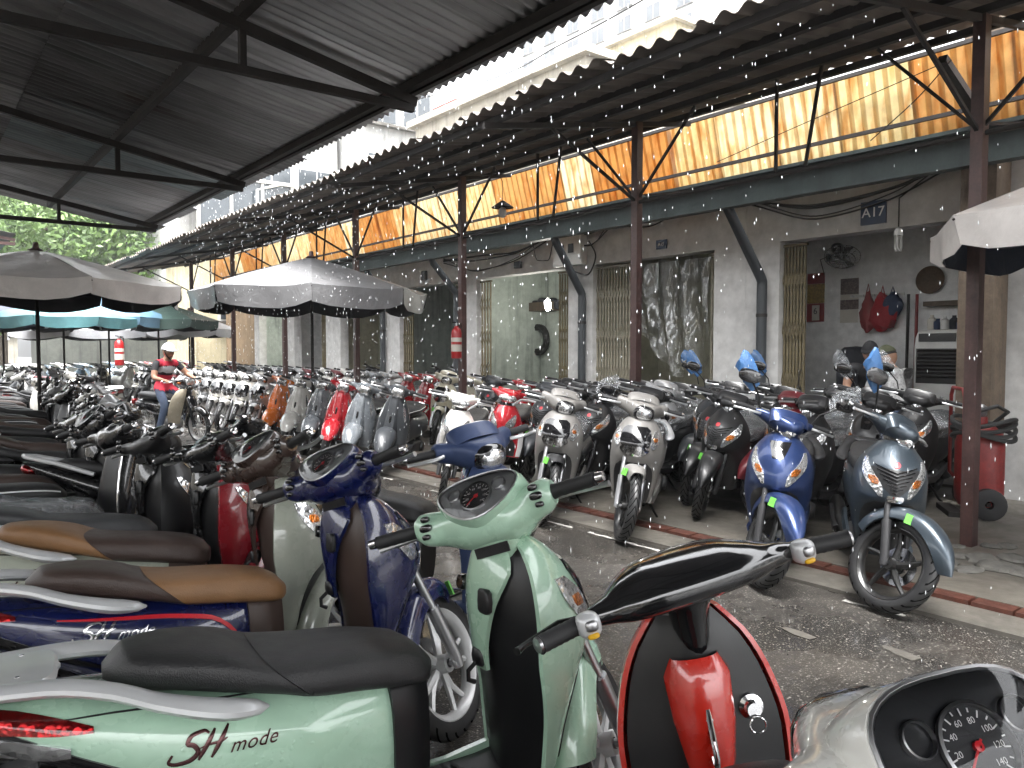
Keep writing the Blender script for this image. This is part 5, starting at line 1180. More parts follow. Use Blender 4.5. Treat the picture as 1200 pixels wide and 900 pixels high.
gate('folded brownish gate standing at the edge of the A17 opening', on_x(942, WX+.1), on_x(912, WX+.1), 9, 'gate_dark'); gate('cream gate of the bay past the timber pole', on_x(1240, WX+.1), on_x(1176, WX+.1), 16, 'gate')
for k, (ua, ub) in enumerate(((575, 559), (671, 656), (548, 536), (484, 472), (460, 450), (402, 393), (386, 378), (346, 336))):
    ya, yb = on_x(ua, WX+.1), on_x(ub, WX+.1); gate(f'narrow folded brown gate at the '+['near', 'far'][k % 2 == 0]+' side of the '+['green room', 'pale green room', 'yellowish room', 'tube lit room'][k//2], ya, yb, 6, 'gate_dark')
# plastic curtain
def mk_curtain():
    t = NT('curtain_film'); out = t.t.nodes['Material Output']; n1 = t.noise(t.coord((1, 3.5, .9)), 2.6, 5, .6, .8)
    gl = t.n('BsdfGlossy'); gl.inputs['Roughness'].default_value = .2; tr = t.n('BsdfTransparent'); tr.inputs['Color'].default_value = (.9, .91, .9, 1)
    fac = t.ramp(n1, [(.47, (.06,)*3), (.505, (.32,)*3), (.535, (.06,)*3)]); mx = t.n('MixShader'); t.l(fac, mx.inputs[0]); t.l(tr.outputs[0], mx.inputs[1]); t.l(gl.outputs[0], mx.inputs[2]); t.l(mx.outputs[0], out.inputs[0]); return t.m
M['film_curtain'] = mk_curtain()
ya, yb = on_x(833, WX+.04), on_x(748, WX+.04); cu = MB(); G = []
rg = np.random.default_rng(5)
for s in np.linspace(0, 1, 22):
    row_ = []
    for q in np.linspace(0, 1, 26):
        z = 2.70-s*(1.15+.45*math.sin(q*3.1+.4)); w = 1-.25*s*math.sin(q*math.pi)
        row_.append((WX+.03-.06*(.3+s)*math.sin(q*23+2*s)+.006*rg.normal(), ya+(yb-ya)*(.5+(q-.5)*w+.03*math.sin(s*5)), z))
    G.append(row_)
tag(cu.grid(np.array(G)).build('plastic_curtain', M['film_curtain']), 'torn clear plastic curtain hanging between the A15 gates', 'curtain')

B17 = WX+1.25
def flat(name, label, cat, u0, v0, u1, v1, X, mats, depth=.012):
    a = at_x(u0, v0, X); b = at_x(u1, v1, X); y0, y1 = a[1], b[1]; z1, z0 = max(a[2], b[2]), min(a[2], b[2]); o = empty(name, label, cat, (X, (y0+y1)/2, z0)); t0 = 0; zz = z1
    for nm, mt, fr in mats:
        h = (z1-z0)*fr; MB().box((-depth/2-.004, 0, zz-h/2-z0), (depth/2, abs(y0-y1)/2, h/2-.001)).build(nm, M[mt], o, smooth=False); zz -= h
    return o
o = flat('wall_calendar', 'tall red and gold wall calendar beside the folded gate', 'calendar', 947, 321, 966, 377, B17, [('header', 'paper_red', .22), ('picture', 'paper_gold', .40), ('date_block', 'paper_red', .38)])
MB().box((-.022, -.01, .12), (.006, .05, .1)).build('date_card', M['paper'], o, smooth=False); V, F = text_vf('6', .12, 0, .001); MB().add(np.stack([-.032-V[:, 2], -.01-V[:, 0], .14+V[:, 1]], 1), F).build('date_number', M['label_black'], o)
o = flat('wall_calendar', 'pale wall calendar with small pictures under the fan', 'calendar', 986, 327, 1006, 378, B17, [('picture', 'paper_photo', .36), ('page', 'paper', .12), ('picture', 'paper_photo', .22), ('page', 'paper', .30)])
# wall fan
p = at_x(985, 298, B17); o = empty('wall_fan', 'black caged wall fan tilted down above the calendars', 'fan', p); MB().box((-.03, 0, 0), (.03, .06, .09)).build('bracket', M['gloss_black'], o)
MB().tube([(-.04, 0, .02), (-.25, -.1, .02)], .03, 8).build('arm', M['gloss_black'], o); MB().sq((-.30, -.12, .04), (.09, .07, .07), 2.4, 8, 12).build('motor', M['gloss_black'], o)
nrm = unit((-.55, -.25, -.8)); c = np.array((-.36, -.22, -.08)); cg = MB(); t1 = unit(np.cross(nrm, (0, 0, 1))); t2 = np.cross(nrm, t1)
for r_ in (.09, .15, .21): cg.tube([c+r_*(t1*math.cos(a)+t2*math.sin(a))+nrm*(.05 if r_ < .2 else 0) for a in np.linspace(0, 6.283, 28, endpoint=False)], .005, 5, closed=True)
for k in range(20):
    a = k/20*6.283; e = t1*math.cos(a)+t2*math.sin(a); cg.tube([c+e*.03+nrm*.06, c+e*.12+nrm*.055, c+e*.21], .003, 4); cg.tube([c+e*.03-nrm*.06, c+e*.12-nrm*.055, c+e*.21], .003, 4)
cg.build('cage', M['gloss_black'], o)
for k in range(3):
    a = k/3*6.283; e = t1*math.cos(a)+t2*math.sin(a); f_ = np.cross(nrm, e); MB().grid(np.array([[c+e*s*.19+f_*(q*.05*s**.5)+nrm*q*.02 for q in (-1, 0, 1)] for s in (.12, .5, .8, 1)])).build('blade', M['gloss_black'], o)
MB().tube([at_x(967, 322, B17)-p+np.array([-.02, 0, 0]), np.array([-.05, .25, -.05]), np.array([-.1, .02, .0])], .006, 6).build('power_cable', M['wire'], o)
# spiral bulb under the lintel
p = at_x(1053, 268, WX-.03); o = empty('energy_bulb', 'unlit spiral energy bulb hanging below the lintel', 'lamp', p); MB().tube([(0, 0, .02), (0, 0, .32), (0, -.35, .55)], .008, 6).build('cable', M['wire'], o); MB().lathe([(.03, 0), (.04, -.03), (.045, -.07), (.02, -.075)], m=14).build('lamp_base', M['white_plastic'], o)
for k in range(4):
    a = k*1.57; MB().tube([(.028*math.cos(a), .028*math.sin(a), -.07), (.032*math.cos(a), .032*math.sin(a), -.2), (.02*math.cos(a+.8), .02*math.sin(a+.8), -.235)], .011, 8).build('tube', M['white_plastic'], o)
p = at_x(1090, 328, B17-.03); o = MB(); o.lathe([(.0, -.02), (.10, -.015), (.155, -.01), (.165, .005), (.15, .015), (.0, .0)], axis=(-1, 0, .05), m=28); tag(o.build('wicker_tray', M['basket'], loc=p), 'round brown wicker tray hung on the A17 wall', 'tray')
# bags on hooks
o = empty('coat_rack', 'row of hooks carrying cloth bags on the A17 wall', 'rack', at_x(1028, 348, B17)); MB().box((-.015, 0, .02), (.012, .34, .015)).build('rail', M['white_plastic'], o)
for k in range(5): MB().tube([(-.03, -.28+.14*k, .02), (-.06, -.28+.14*k, .01), (-.065, -.28+.14*k, .035)], .006, 5).build('hook', M['steel'], o)
def bag(label, u, v, h, mat, seed):
    b_ = blob(1, seed, 1, 9, 14); V = np.concatenate(b_.v)*np.array(h); V[:, 1] *= np.where(V[:, 2] > 0, .55+.45*(1-V[:, 2]/h[2]), 1)[:]; b_.v = [V]; b_.tube([(0, -.03, h[2]*.8), (0, 0, h[2]*1.35), (0, .03, h[2]*.8)], .008, 6)
    tag(b_.build('cloth_bag', M[mat], loc=at_x(u, v, B17-.12)), label, 'bag')
bag('plump red cloth bag on the hooks', 1034, 366, (.10, .18, .24), 'cloth_red', 2); bag('dark maroon cloth hanging beside the red bag', 1017, 366, (.06, .10, .26), 'paper_red', 3); bag('navy bag hung to the side of the red bag', 1046, 357, (.08, .13, .16), 'cloth_blue', 4)
# air cooler with bottles, shelf
p = at_x(1106, 440, 8.95); o = empty('air_cooler', 'white air cooler with black louvres inside the A17 shop', 'cooler', (p[0], p[1], .075)); k_ = at_x(1106, 386, 8.95)[2]-.075
MB().sq((0, 0, k_/2), (.19, .26, k_/2), 9, 10, 24).build('housing', M['white_plastic'], o)
for i in range(8): MB().box((-.19, 0, k_-.24-i*.04), (.012, .20, .012), eul(0, .4, 0)).build('louvre', M['gloss_black'], o, smooth=False)
MB().box((-.188, 0, k_-.40), (.004, .215, .19)).build('grille_back', M['plastic'], o, smooth=False); MB().box((-.192, .0, k_-.09), (.006, .19, .045)).build('control_panel', M['plastic'], o, smooth=False)
for i, (u, hh, mt) in enumerate(((1092, .16, 'paper'), (1099, .12, 'cloth_blue'), (1107, .14, 'white_plastic'), (1118, .15, 'cloth_dark'), (1125, .1, 'cloth_blue'))):
    q = at_x(u, 386, 8.95); MB().lathe([(.0, 0), (.045, 0), (.047, hh*.7), (.02, hh*.85), (.02, hh), (.0, hh)], m=14)
    tag(MB().lathe([(.0, 0), (.045, 0), (.047, hh*.7), (.02, hh*.85), (.02, hh), (.0, hh)], m=14).build('bottle', M[mt], loc=(q[0], q[1], .075+k_)), ['cream', 'navy', 'white', 'dark', 'short navy'][i]+' container standing on the air cooler', 'container')
o = flat('wall_shelf', 'narrow wall shelf above the air cooler', 'shelf', 1089, 354, 1132, 358, B17, [('board', 'wood', 1.0)], .16)
for i, (u, mt, lab) in enumerate(((1068, 'dark_steel', 'dark pole leaning on the A17 wall'), (1078, 'red_dull', 'red pole leaning on the A17 wall'))):
    a = at_x(u, 345, B17-.04); tag(MB().tube([(.0, 0, .08-a[2]), (.03, 0, 0)], .018, 8).build('leaning_pole', M[mt], loc=a-np.array([.1, 0, 0])), lab, 'pole')
# green room: tyre, dark shelf, lit bulb
Bk = WX+1.75
p = at_x(631, 398, Bk-.1); tag(MB().lathe([(.19, -.04), (.25, -.06), (.31, -.03), (.31, .03), (.25, .06), (.19, .04)], axis=(1, 0, 0), m=32, closed=True).build('spare_tyre', M['tyre'], loc=p), 'black tyre hung on the green room wall', 'tyre')
o = flat('wall_shelf', 'dark loaded shelf on the green room wall', 'shelf', 600, 358, 660, 364, Bk, [('board', 'wood', 1.0)], .3)
for i in range(9):
    a = at_x(606+i*6, 357, Bk-.15); MB().sq((a-np.array(o.location)), (.10, random.uniform(.05, .10), random.uniform(.06, .14)), 3.5, 6, 12).build('stored_bundle', M['cloth_dark'], o)
p = at_x(642, 352, WX+.6); o = empty('energy_bulb', 'lit white bulb hanging in the green room', 'lamp', p); MB().tube([(0, 0, .06), (0, 0, 3.3-p[2])], .006, 6).build('cable', M['wire'], o); MB().lathe([(.022, .05), (.026, .0), (.02, -.01)], m=12).build('lamp_base', M['white_plastic'], o); MB().sq((0, 0, -.08), (.045, .045, .10), 3, 8, 14).build('lit_tube', M['lamp_on'], o)
p = at_x(362, 367, WX+.9); o = empty('tube_lamp', 'lit fluorescent tube in the white room', 'lamp', p); MB().tube([(0, -.6, 0), (0, .6, 0)], .018, 10).build('lit_tube', M['lamp_on'], o); MB().box((.04, 0, .01), (.02, .62, .03)).build('fitting', M['white_plastic'], o)
tag(flat('notice_sheet', 'small yellow notice on the yellowish room wall', 'notice', 411, 374, 421, 392, Bk, [('sheet', 'paper_gold', 1)]), 'small yellow notice on the yellowish room wall', 'notice')
p = at_x(585, 402, Bk-.05); tag(MB().sq((0, 0, 0), (.05, .09, .2), 3, 8, 12).build('hung_pump', M['cloth_dark'], loc=at_x(587, 360, Bk-.05)), 'black pump hung on the green room wall', 'tool')
# meter boxes, switches
o = flat('meter_box', 'pale electric meter box above the green room', 'meter box', 656, 278, 688, 310, WX, [('cover', 'white_plastic', 1)], .14)
for dy in (.12, -.10): MB().box((-.146, dy, .26), (.006, .06, .07)).build('meter_window', M['label_black'], o, smooth=False)
flat('switch_box', 'small grey switch box on the lintel of the green room', 'switch box', 605, 307, 612, 314, WX, [('cover', 'pipe', 1)], .05); flat('switch_box', 'small grey switch box near the hung extinguisher', 'switch box', 496, 318, 501, 328, WX, [('cover', 'pipe', 1)], .05)
# extinguishers
def extinguisher(label, loc, s=1.0, parent_post=True):
    o = empty('fire_extinguisher', label, 'extinguisher', loc, 0); MB().lathe([(.0, 0), (.07, 0), (.078, .02), (.078, .36), (.065, .42), (.03, .45), (.03, .47)], m=20).build('cylinder', M['red_paint'], o); MB().lathe([(.0785, .10), (.0787, .2)], m=20).build('print_band', M['paper'], o); MB().lathe([(.0785, .24), (.0787, .30)], m=20).build('print_band', M['paper'], o)
    MB().bar((-.06, 0, .52), (.07, 0, .5), .02, .015).build('handle', M['gloss_black'], o); MB().lathe([(.02, .46), (.02, .51), (.0, .52)], m=10).build('valve', M['steel'], o); MB().tube([(.02, .02, .49), (.09, .09, .48), (.1, .1, .3), (.08, .08, .12), (.07, .075, .05)], .011, 8).build('hose', M['hose'], o); o.scale = (s, s, s)
p = at_x(535, 420, 5.97); extinguisher('red extinguisher strapped to an oxide red post', (p[0], p[1], p[2]), .95)
p = ray(140, 420); extinguisher('red extinguisher hung under the pale blue umbrella', (p[0]*15, p[1]*15, EYE-.30), 1.1)
p = at_z(1146, 602, .045); o = empty('extinguisher_cart', 'large wheeled red extinguisher with coiled hose by the timber pole', 'extinguisher', (p[0], p[1], .045), R(-55))
MB().lathe([(.0, .06), (.14, .07), (.165, .12), (.17, .18), (.17, .56), (.15, .64), (.10, .69), (.05, .71), (.05, .76), (.0, .77)], m=28).build('cylinder', M['red_dull'], o)
MB().tube([(-.02, .2, .12), (-.16, .2, .3), (-.16, .2, .92), (-.16, .15, .98), (-.16, -.15, .98), (-.16, -.2, .92), (-.16, -.2, .3), (-.02, -.2, .12)], .014, 8).build('frame', M['red_dull'], o)
MB().bar((.0, -.27, .12), (.0, .27, .12), .03).build('axle', M['dark_steel'], o)
for s in (1, -1):
    MB().lathe([(.03, -.03), (.09, -.035), (.12, -.025), (.12, .025), (.09, .035), (.03, .03)], c=(0, s*.26, .12), axis=(0, 1, 0), m=20, closed=True).build('wheel', M['rubber'], o)
for k in range(4): MB().tube([np.array([.02+.21*math.cos(a), .24*math.sin(a), .62+.035*k+.03*math.sin(2*a+k)]) for a in np.linspace(0, 6.283, 30, endpoint=False)], .017, 8, closed=True).build('hose_coil', M['hose'], o)
MB().tube([(.1, .18, .66), (.2, .05, .8), (.1, -.05, .85), (-.05, -.05, .8)], .016, 8).build('hose', M['hose'], o); MB().lathe([(.03, .76), (.045, .78), (.045, .84), (.02, .86)], m=12).build('valve', M['steel'], o); MB().box((-.2, 0, .02), (.05, .2, .02)).build('foot', M['dark_steel'], o); o.scale = (1.12, 1.12, 1.12)
# hanging shade lamp
p = at_x(589, 243, 6.5); o = empty('shade_lamp', 'unlit bulb under a dark tin shade hanging before the orange sheets', 'lamp', p); MB().lathe([(.02, .09), (.05, .07), (.15, .0), (.155, -.005)], m=20).build('lamp_shade', M['dark_steel'], o); MB().sq((0, 0, -.07), (.055, .055, .075), 2.2, 8, 14).build('bulb', M['white_plastic'], o); MB().tube([(0, 0, .08), (0, 0, .35), (-.2, .0, .62)], .005, 5).build('cable', M['wire'], o)
# cables
def cable(label, pts, r=.012, n=1):
    p = interp([(i, *q) for i, q in enumerate(pts)], 10*len(pts))[1]; tag(MB().tube(p, r, 6).build('cable', M['wire']), label, 'cable', 'cables along the shop fronts')
W = WX-.06
for k, (dz, r_) in enumerate(((0, .018), (.03, .012), (-.04, .010), (.05, .008))):
    cable(f'{["thick", "thin", "slack", "taut"][k]} black cable sagging across the A17 lintel', [at_x(800, 232, W)+[0, 0, dz], at_x(870, 236, W)+[0, 0, dz*.6], at_x(960, 240+6*k, W)+[0, 0, dz], at_x(1040, 222+4*k, W)+[0, 0, dz], at_x(1105, 196, W)+[0, 0, dz]], r_)
    cable(f'{["thick", "thin", "slack", "taut"][k]} black cable sagging across the A15 lintel', [at_x(640, 275, W)+[0, 0, dz], at_x(690, 268+8*k, W)+[0, 0, dz], at_x(720, 262, W)+[0, 0, dz], at_x(760, 256+3*k, W)+[0, 0, dz], at_x(800, 240, W)+[0, 0, dz]], r_)
    cable(f'{["thick", "thin", "slack", "taut"][k]} black cable looping above the green room', [at_x(520, 306, W)+[0, 0, dz], at_x(560, 300+7*k, W)+[0, 0, dz], at_x(600, 296+4*k, W)+[0, 0, dz], at_x(640, 280, W)+[0, 0, dz]], r_)
cable('looping black lead beside the meter box', [at_x(690, 282, W), at_x(698, 300, W), at_x(688, 322, W), at_x(672, 318, W)], .012); cable('thin lead hanging in a loop beside the meter box', [at_x(624, 282, W), at_x(630, 305, W), at_x(642, 305, W), at_x(648, 285, W)], .008)
cable('slack lead drooping across the pale green room', [at_x(485, 375, Bk-.05), at_x(508, 358, Bk-.05), at_x(535, 380, Bk-.05)], .010)
a, b = at_x(400, 192, 13.0), at_x(790, 10, 13.0); cable('long overhead cable crossing the strip of sky', [np.array([3.4, 22, 7.0]), at_x(520, 130, 6.2)+[0, 0, .25], at_x(660, 73, 5.6)+[0, 0, .2], at_x(800, 2, 5.2)+[0, 0, .2]], .008)
cable('thin stay wire strung before the cream sheets', [at_x(840, 190, 6.3), at_x(930, 150, 6.3), at_x(1110, 72, 6.3)], .004); cable('thin slanting wire before the orange sheets', [at_x(1020, 165, 6.3), at_x(1075, 115, 6.3), at_x(1115, 70, 6.3)], .005)

# ------------------------------------------------------------------ people
M['skin'] = simple('skin', (.36, .20, .13), .5); M['jeans'] = simple('denim', (.045, .065, .11), .85, var=.3, bump=.5, bscale=20, bdist=.01); M['tshirt'] = simple('black_shirt', (.015, .015, .018), .85, bump=.4, bscale=16, bdist=.01); M['shirt_pale'] = simple('pale_checked_shirt', (.42, .42, .42), .85, var=.5, scale=35, bump=.4, bscale=16, bdist=.01)
M['vest_red'] = simple('red_vest', (.42, .012, .035), .75, bump=.5, bscale=13, bdist=.012); M['vest_grey'] = simple('grey_reflective', (.42, .42, .44), .5); M['helmet'] = simple('white_helmet', (.62, .64, .66), .25, coat=.6); M['hair'] = simple('black_hair', (.012, .010, .009), .6, bump=.8, bscale=60, bdist=.01)
M['cap_olive'] = simple('olive_cap', (.06, .065, .035), .8, bump=.3, bscale=60, bdist=.003); M['cap_black'] = simple('black_cap', (.012, .012, .014), .8); M['shoe'] = simple('dark_shoe', (.03, .025, .02), .6); M['eye'] = simple('eye', (.02, .015, .012), .2)
def person(label, joints, loc, heading, shirt, pants, facing=0, nod=0, headgear=None):
    """joints: dict of positions; one skinned body"""
    J = joints; V = []; E = []; Rad = []; reg = []
    def add(p, r, rg_, frm=None):
        V.append(tuple(p)); Rad.append(r if isinstance(r, tuple) else (r, r)); reg.append(rg_)
        if frm is not None: E.append((frm, len(V)-1))
        return len(V)-1
    pel = add(J['pelvis'], (.145, .115), 1); ab = add((np.array(J['pelvis'])+np.array(J['chest']))/2, (.135, .105), 2, pel); ch = add(J['chest'], (.165, .115), 2, ab); ub = add(np.array(J['chest'])*.45+np.array(J['neck'])*.55, (.13, .09), 2, ch); nk = add(J['neck'], .056, 0, ub)
    hd = np.array(J['head']); h0 = add(hd-np.array([0, 0, .06]), .06, 0, nk)
    for s, n in ((1, 'l'), (-1, 'r')):
        sh = add(J['sh_'+n], .068, 2, ub); el = add(J['el_'+n], .046, 0, sh); wr = add(J['wr_'+n], .030, 0, el)
        d = unit(np.array(J['wr_'+n])-np.array(J['el_'+n])); fw = np.array([1, 0, 0.]); fw = unit(fw-d*(d@fw)) if abs(d@fw) < .95 else np.array([0, 0, -1.]); up = np.cross(d, fw)
        pm = add(np.array(J['wr_'+n])+d*.06, (.036, .02), 0, wr)
        for k in range(4):
            o_ = np.array(J['wr_'+n])+d*.085+up*(k-1.5)*.021; a = add(o_, .0095, 0, pm); L = (.03, .036, .034, .026)[k]; b_ = add(o_+d*L+fw*.006-np.array([0, 0, .006]), .0088, 0, a); add(o_+d*L*1.3+fw*.01-np.array([0, 0, .03]), .0078, 0, b_)
        th = add(np.array(J['wr_'+n])+d*.035+up*.034*s, .0115, 0, wr); add(np.array(J['wr_'+n])+d*.07+up*.05*s-np.array([0, 0, .01]), .0095, 0, th)
        hp = add(J['hip_'+n], .092, 1, pel); kn = add(J['kn_'+n], .064, 1, hp); an = add(J['an_'+n], .045, 1, kn); he = add(np.array(J['an_'+n])+np.array([.03, 0, -.05]), .042, 3, an); add(np.array(J['an_'+n])+np.array([.15, 0, -.065]), .034, 3, he)
    me = bpy.data.meshes.new('p'); me.from_pydata(V, E, []); ob = bpy.data.objects.new('p', me); COL.objects.link(ob)
    md = ob.modifiers.new('skin', 'SKIN'); md.use_smooth_shade = True; md.branch_smoothing = .6
    for i, r in enumerate(Rad): me.skin_vertices[0].data[i].radius = r
    me.skin_vertices[0].data[0].use_root = True; ss = ob.modifiers.new('sub', 'SUBSURF'); ss.levels = 2; ss.render_levels = 2
    bpy.context.view_layer.update(); dg = bpy.context.evaluated_depsgraph_get(); ev = ob.evaluated_get(dg).to_mesh()
    W_ = np.array([v.co[:] for v in ev.vertices]); FF = [tuple(p.vertices) for p in ev.polygons]; NN = np.array([v.normal[:] for v in ev.vertices]); bpy.data.objects.remove(ob)
    # sculpted head joined to the body
    Rz = eul(0, nod, facing); HN, HM = 22, 28; a = np.linspace(-math.pi/2, math.pi/2, HN); b = np.arange(HM)/HM*6.283; H = []
    for ai in a:
        row_ = []
        for bi in b:
            p = np.array([math.cos(ai)*math.cos(bi)*.098, math.cos(ai)*math.sin(bi)*.076, math.sin(ai)*.122])
            z = p[2]/.122; f = max(0, math.cos(bi))*math.cos(ai)
            if z < 0: p[:2] *= 1+.30*z*abs(z); p[0] += .018*(-z)*f
            p[0] += .026*f**6*math.exp(-((z+.14)/.16)**2)*math.exp(-(p[1]/.018)**2)+.008*f**2*math.exp(-((z+.55)/.1)**2)*math.exp(-(p[1]/.03)**2)
            for s in (1, -1): p[0] -= .013*f*math.exp(-((z-.05)/.11)**2)*math.exp(-((p[1]-s*.032)/.016)**2)
            for s in (1, -1): p[1] += s*.016*math.exp(-((p[1]-s*.07)/.012)**2)*math.exp(-((p[0]+.008)/.018)**2)*math.exp(-((z+.02)/.24)**2)
            row_.append(p)
        H.append(row_)
    HV = np.array(H).reshape(-1, 3)@Rz.T+hd; HF = [(i*HM+j, (i+1)*HM+j, (i+1)*HM+(j+1) % HM, i*HM+(j+1) % HM) for i in range(HN-1) for j in range(HM)]
    allV = np.concatenate([W_, HV]); allF = FF+[tuple(i+len(W_) for i in f) for f in HF]
    bm_ = bpy.data.meshes.new('body'); bm_.from_pydata(allV.tolist(), [], allF)
    for m_ in ('skin', pants, shirt, 'shoe'): bm_.materials.append(M[m_])
    SV = np.array(V); seg = [(SV[i], SV[j], reg[i], reg[j]) for i, j in E]; mi = []; kinds = []
    C_ = np.array([np.mean(allV[list(f)], axis=0) for f in FF]); best = np.full(len(FF), 9.); rr = np.zeros(len(FF), int)
    for A, B_, ra, rb in seg:
        d_ = B_-A; t_ = np.clip(((C_-A)@d_)/max(1e-9, d_@d_), 0, 1); q = np.linalg.norm(C_-A-t_[:, None]*d_, axis=1); lim = .7 if (ra == 2 and rb == 0 and shirt != 'tshirt') else .55
        w_ = q < best; best = np.where(w_, q, best); rr = np.where(w_, np.where(t_ < lim, ra, rb), rr)
    mi = rr.tolist()+[0]*len(HF)
    bm_.polygons.foreach_set('material_index', mi); bm_.polygons.foreach_set('use_smooth', [True]*len(mi))
    o = empty('person', label, 'person', loc, heading); put('body', bm_, o)
    def cap(c0, zcut, grow, mat, name, brim=None):
        mb = MB(); G = []
        for ai in np.linspace(zcut, math.pi/2, 9): G.append([np.array([math.cos(ai)*math.cos(bi)*(.098+grow), math.cos(ai)*math.sin(bi)*(.078+grow), math.sin(ai)*(.122+grow)]) for bi in b])
        mb.grid(np.array(G), cv=True)
        if brim:
            mb.grid(np.array([[np.array([(.092+grow+k*brim)*math.cos(q), (.075+grow)*math.sin(q), math.sin(zcut)*(.12+grow)-.012*k+.004*e]) for q in np.linspace(-1.15, 1.15, 11)] for e in (1,) for k in (0, .5, 1)]))
            mb.grid(np.array([[np.array([(.092+grow+k*brim)*math.cos(q), (.075+grow)*math.sin(q), math.sin(zcut)*(.12+grow)-.012*k-.006]) for q in np.linspace(-1.15, 1.15, 11)] for k in (0, .5, 1)]))
        V_ = np.concatenate(mb.v)@Rz.T+hd; mb.v = [V_]; return mb.build(name, M[mat], o)
    cap(hd, .12, .005, 'hair', 'hair') if headgear != 'none' else None
    if headgear == 'helmet':
        h_ = cap(hd, .22, .026, 'helmet', 'helmet', .05); st = MB().tube([hd+Rz@np.array(q) for q in ((.0, .085, .02), (.03, .07, -.06), (.06, 0, -.135), (.03, -.07, -.06), (0, -.085, .02))], .008, 6).build('chin_strap', M['label_black'], o)
    elif headgear: cap(hd, .35, .012, headgear, 'cap', .07)
    for s in (1, -1): MB().sq(hd+Rz@np.array((.083, s*.031, .006)), (.010, .014, .008), 2, 6, 8).build('eye', M['eye'], o)
    return o, W_, FF, NN, SV, E, reg
PH = R(-66); ppos = ray(200, 410)*12.4
rJ = dict(pelvis=(-.20, 0, .84), chest=(-.15, 0, 1.12), neck=(-.10, 0, 1.335), head=(-.055, .0, 1.455), sh_l=(-.12, .19, 1.27), sh_r=(-.12, -.19, 1.27), el_l=(-.02, .33, 1.08), el_r=(-.04, -.29, 1.03), wr_l=(.19, .30, 1.015), wr_r=(.18, -.29, 1.005),
          hip_l=(-.17, .10, .82), hip_r=(-.17, -.10, .82), kn_l=(.2, .17, .66), kn_r=(.17, -.26, .60), an_l=(.12, .16, .36), an_r=(.10, -.36, .10))
rj = {k: np.array(v, float) for k, v in rJ.items()}
o, W_, FF, NN, SV, E, reg = person('rider in red and grey vest, jeans and white helmet on the cream shielded bike', rj, (ppos[0], ppos[1], 0), PH, 'tshirt', 'jeans', .12, .1, 'helmet')
spawn(T_comm, 'motorbike', 'old step-through bike with cream leg shields under the helmeted rider', 'motorbike', (ppos[0], ppos[1]), math.degrees(PH), dict(col(hexc('C9BFA8')), grip=BLK), None, 0, -6)
# vest: torso surface lifted off the body
cv, pv_ = rj['chest'], rj['pelvis']
def vest_faces(sel): return [f for f in FF if all(sel(W_[i]) for i in f)]
def tors(p): return .80 < p[2] < 1.345 and abs(p[1]) < .185 and p[0] < .06 and not (abs(p[1]) < .055 and p[2] > 1.30)
up_ = W_+NN*.012
for nm, mt, sel in (('vest', 'vest_red', lambda p: tors(p) and not 1.10 < p[2] < 1.21), ('vest_band', 'vest_grey', lambda p: tors(p) and 1.085 < p[2] < 1.225)):
    fs = vest_faces(sel); me = bpy.data.meshes.new(nm); me.from_pydata((W_+NN*(.012 if nm == 'vest' else .014)).tolist(), [], fs); me.materials.append(M[mt]); bm = bmesh.new(); bm.from_mesh(me); bmesh.ops.delete(bm, geom=[v for v in bm.verts if not v.link_faces], context='VERTS'); bm.to_mesh(me); bm.free(); me.polygons.foreach_set('use_smooth', [True]*len(me.polygons)); put(nm, me, o)
def standing(h, lean, arm):
    k = h/1.65; J = dict(pelvis=(-.05, 0, .90), chest=(-.02+lean*.5, 0, 1.18), neck=(.01+lean, 0, 1.40), head=(.04+lean*1.15, 0, 1.515), sh_l=(0+lean*.8, .185, 1.33), sh_r=(lean*.8, -.185, 1.33), el_l=(.06+lean, .24, 1.07), el_r=(.06+lean, -.24, 1.07), wr_l=(.28+arm, .14, 1.0), wr_r=(.28+arm, -.14, 1.0),
        hip_l=(-.05, .09, .86), hip_r=(-.05, -.09, .86), kn_l=(.0, .1, .48), kn_r=(0, -.1, .48), an_l=(-.04, .1, .09), an_r=(-.04, -.1, .09)); return {a: np.array(v)*np.array([1, 1, k]) for a, v in J.items()}
p = at_x(1019, 402, 8.55); person('man in dark clothes and black cap inside the A17 shop', standing(1.50, .1, 0), (p[0], p[1], .075), R(-150), 'tshirt', 'jeans', -.3, .25, 'cap_black')
p = at_x(1056, 404, 8.25); person('man in pale shirt and olive cap seen from behind at the A17 shop', standing(1.48, .12, 0), (p[0]-.05, p[1], .045), R(62), 'shirt_pale', 'jeans', .5, .3, 'cap_olive')
q = at_x(1000, 420, 8.75); o = empty('office_chair', 'black padded chair back beside the two men', 'chair', (q[0], q[1], .075), R(200)); MB().sq((0, 0, .45), (.24, .24, .05), 4, 6, 16).build('seat', M['cloth_dark'], o); MB().sq((-.22, 0, 1.1), (.05, .22, .35), 4, 8, 16).build('backrest', M['cloth_dark'], o); MB().tube([(0, 0, .08), (0, 0, .42)], .03, 8).build('column', M['dark_steel'], o); MB().tube([(-.2, 0, .45), (-.26, 0, .8)], .025, 8).build('back_support', M['dark_steel'], o)
for k in range(5): a = k*1.2566; MB().bar((0, 0, .08), (.28*math.cos(a), .28*math.sin(a), .04), .04, .03).build('leg', M['dark_steel'], o)

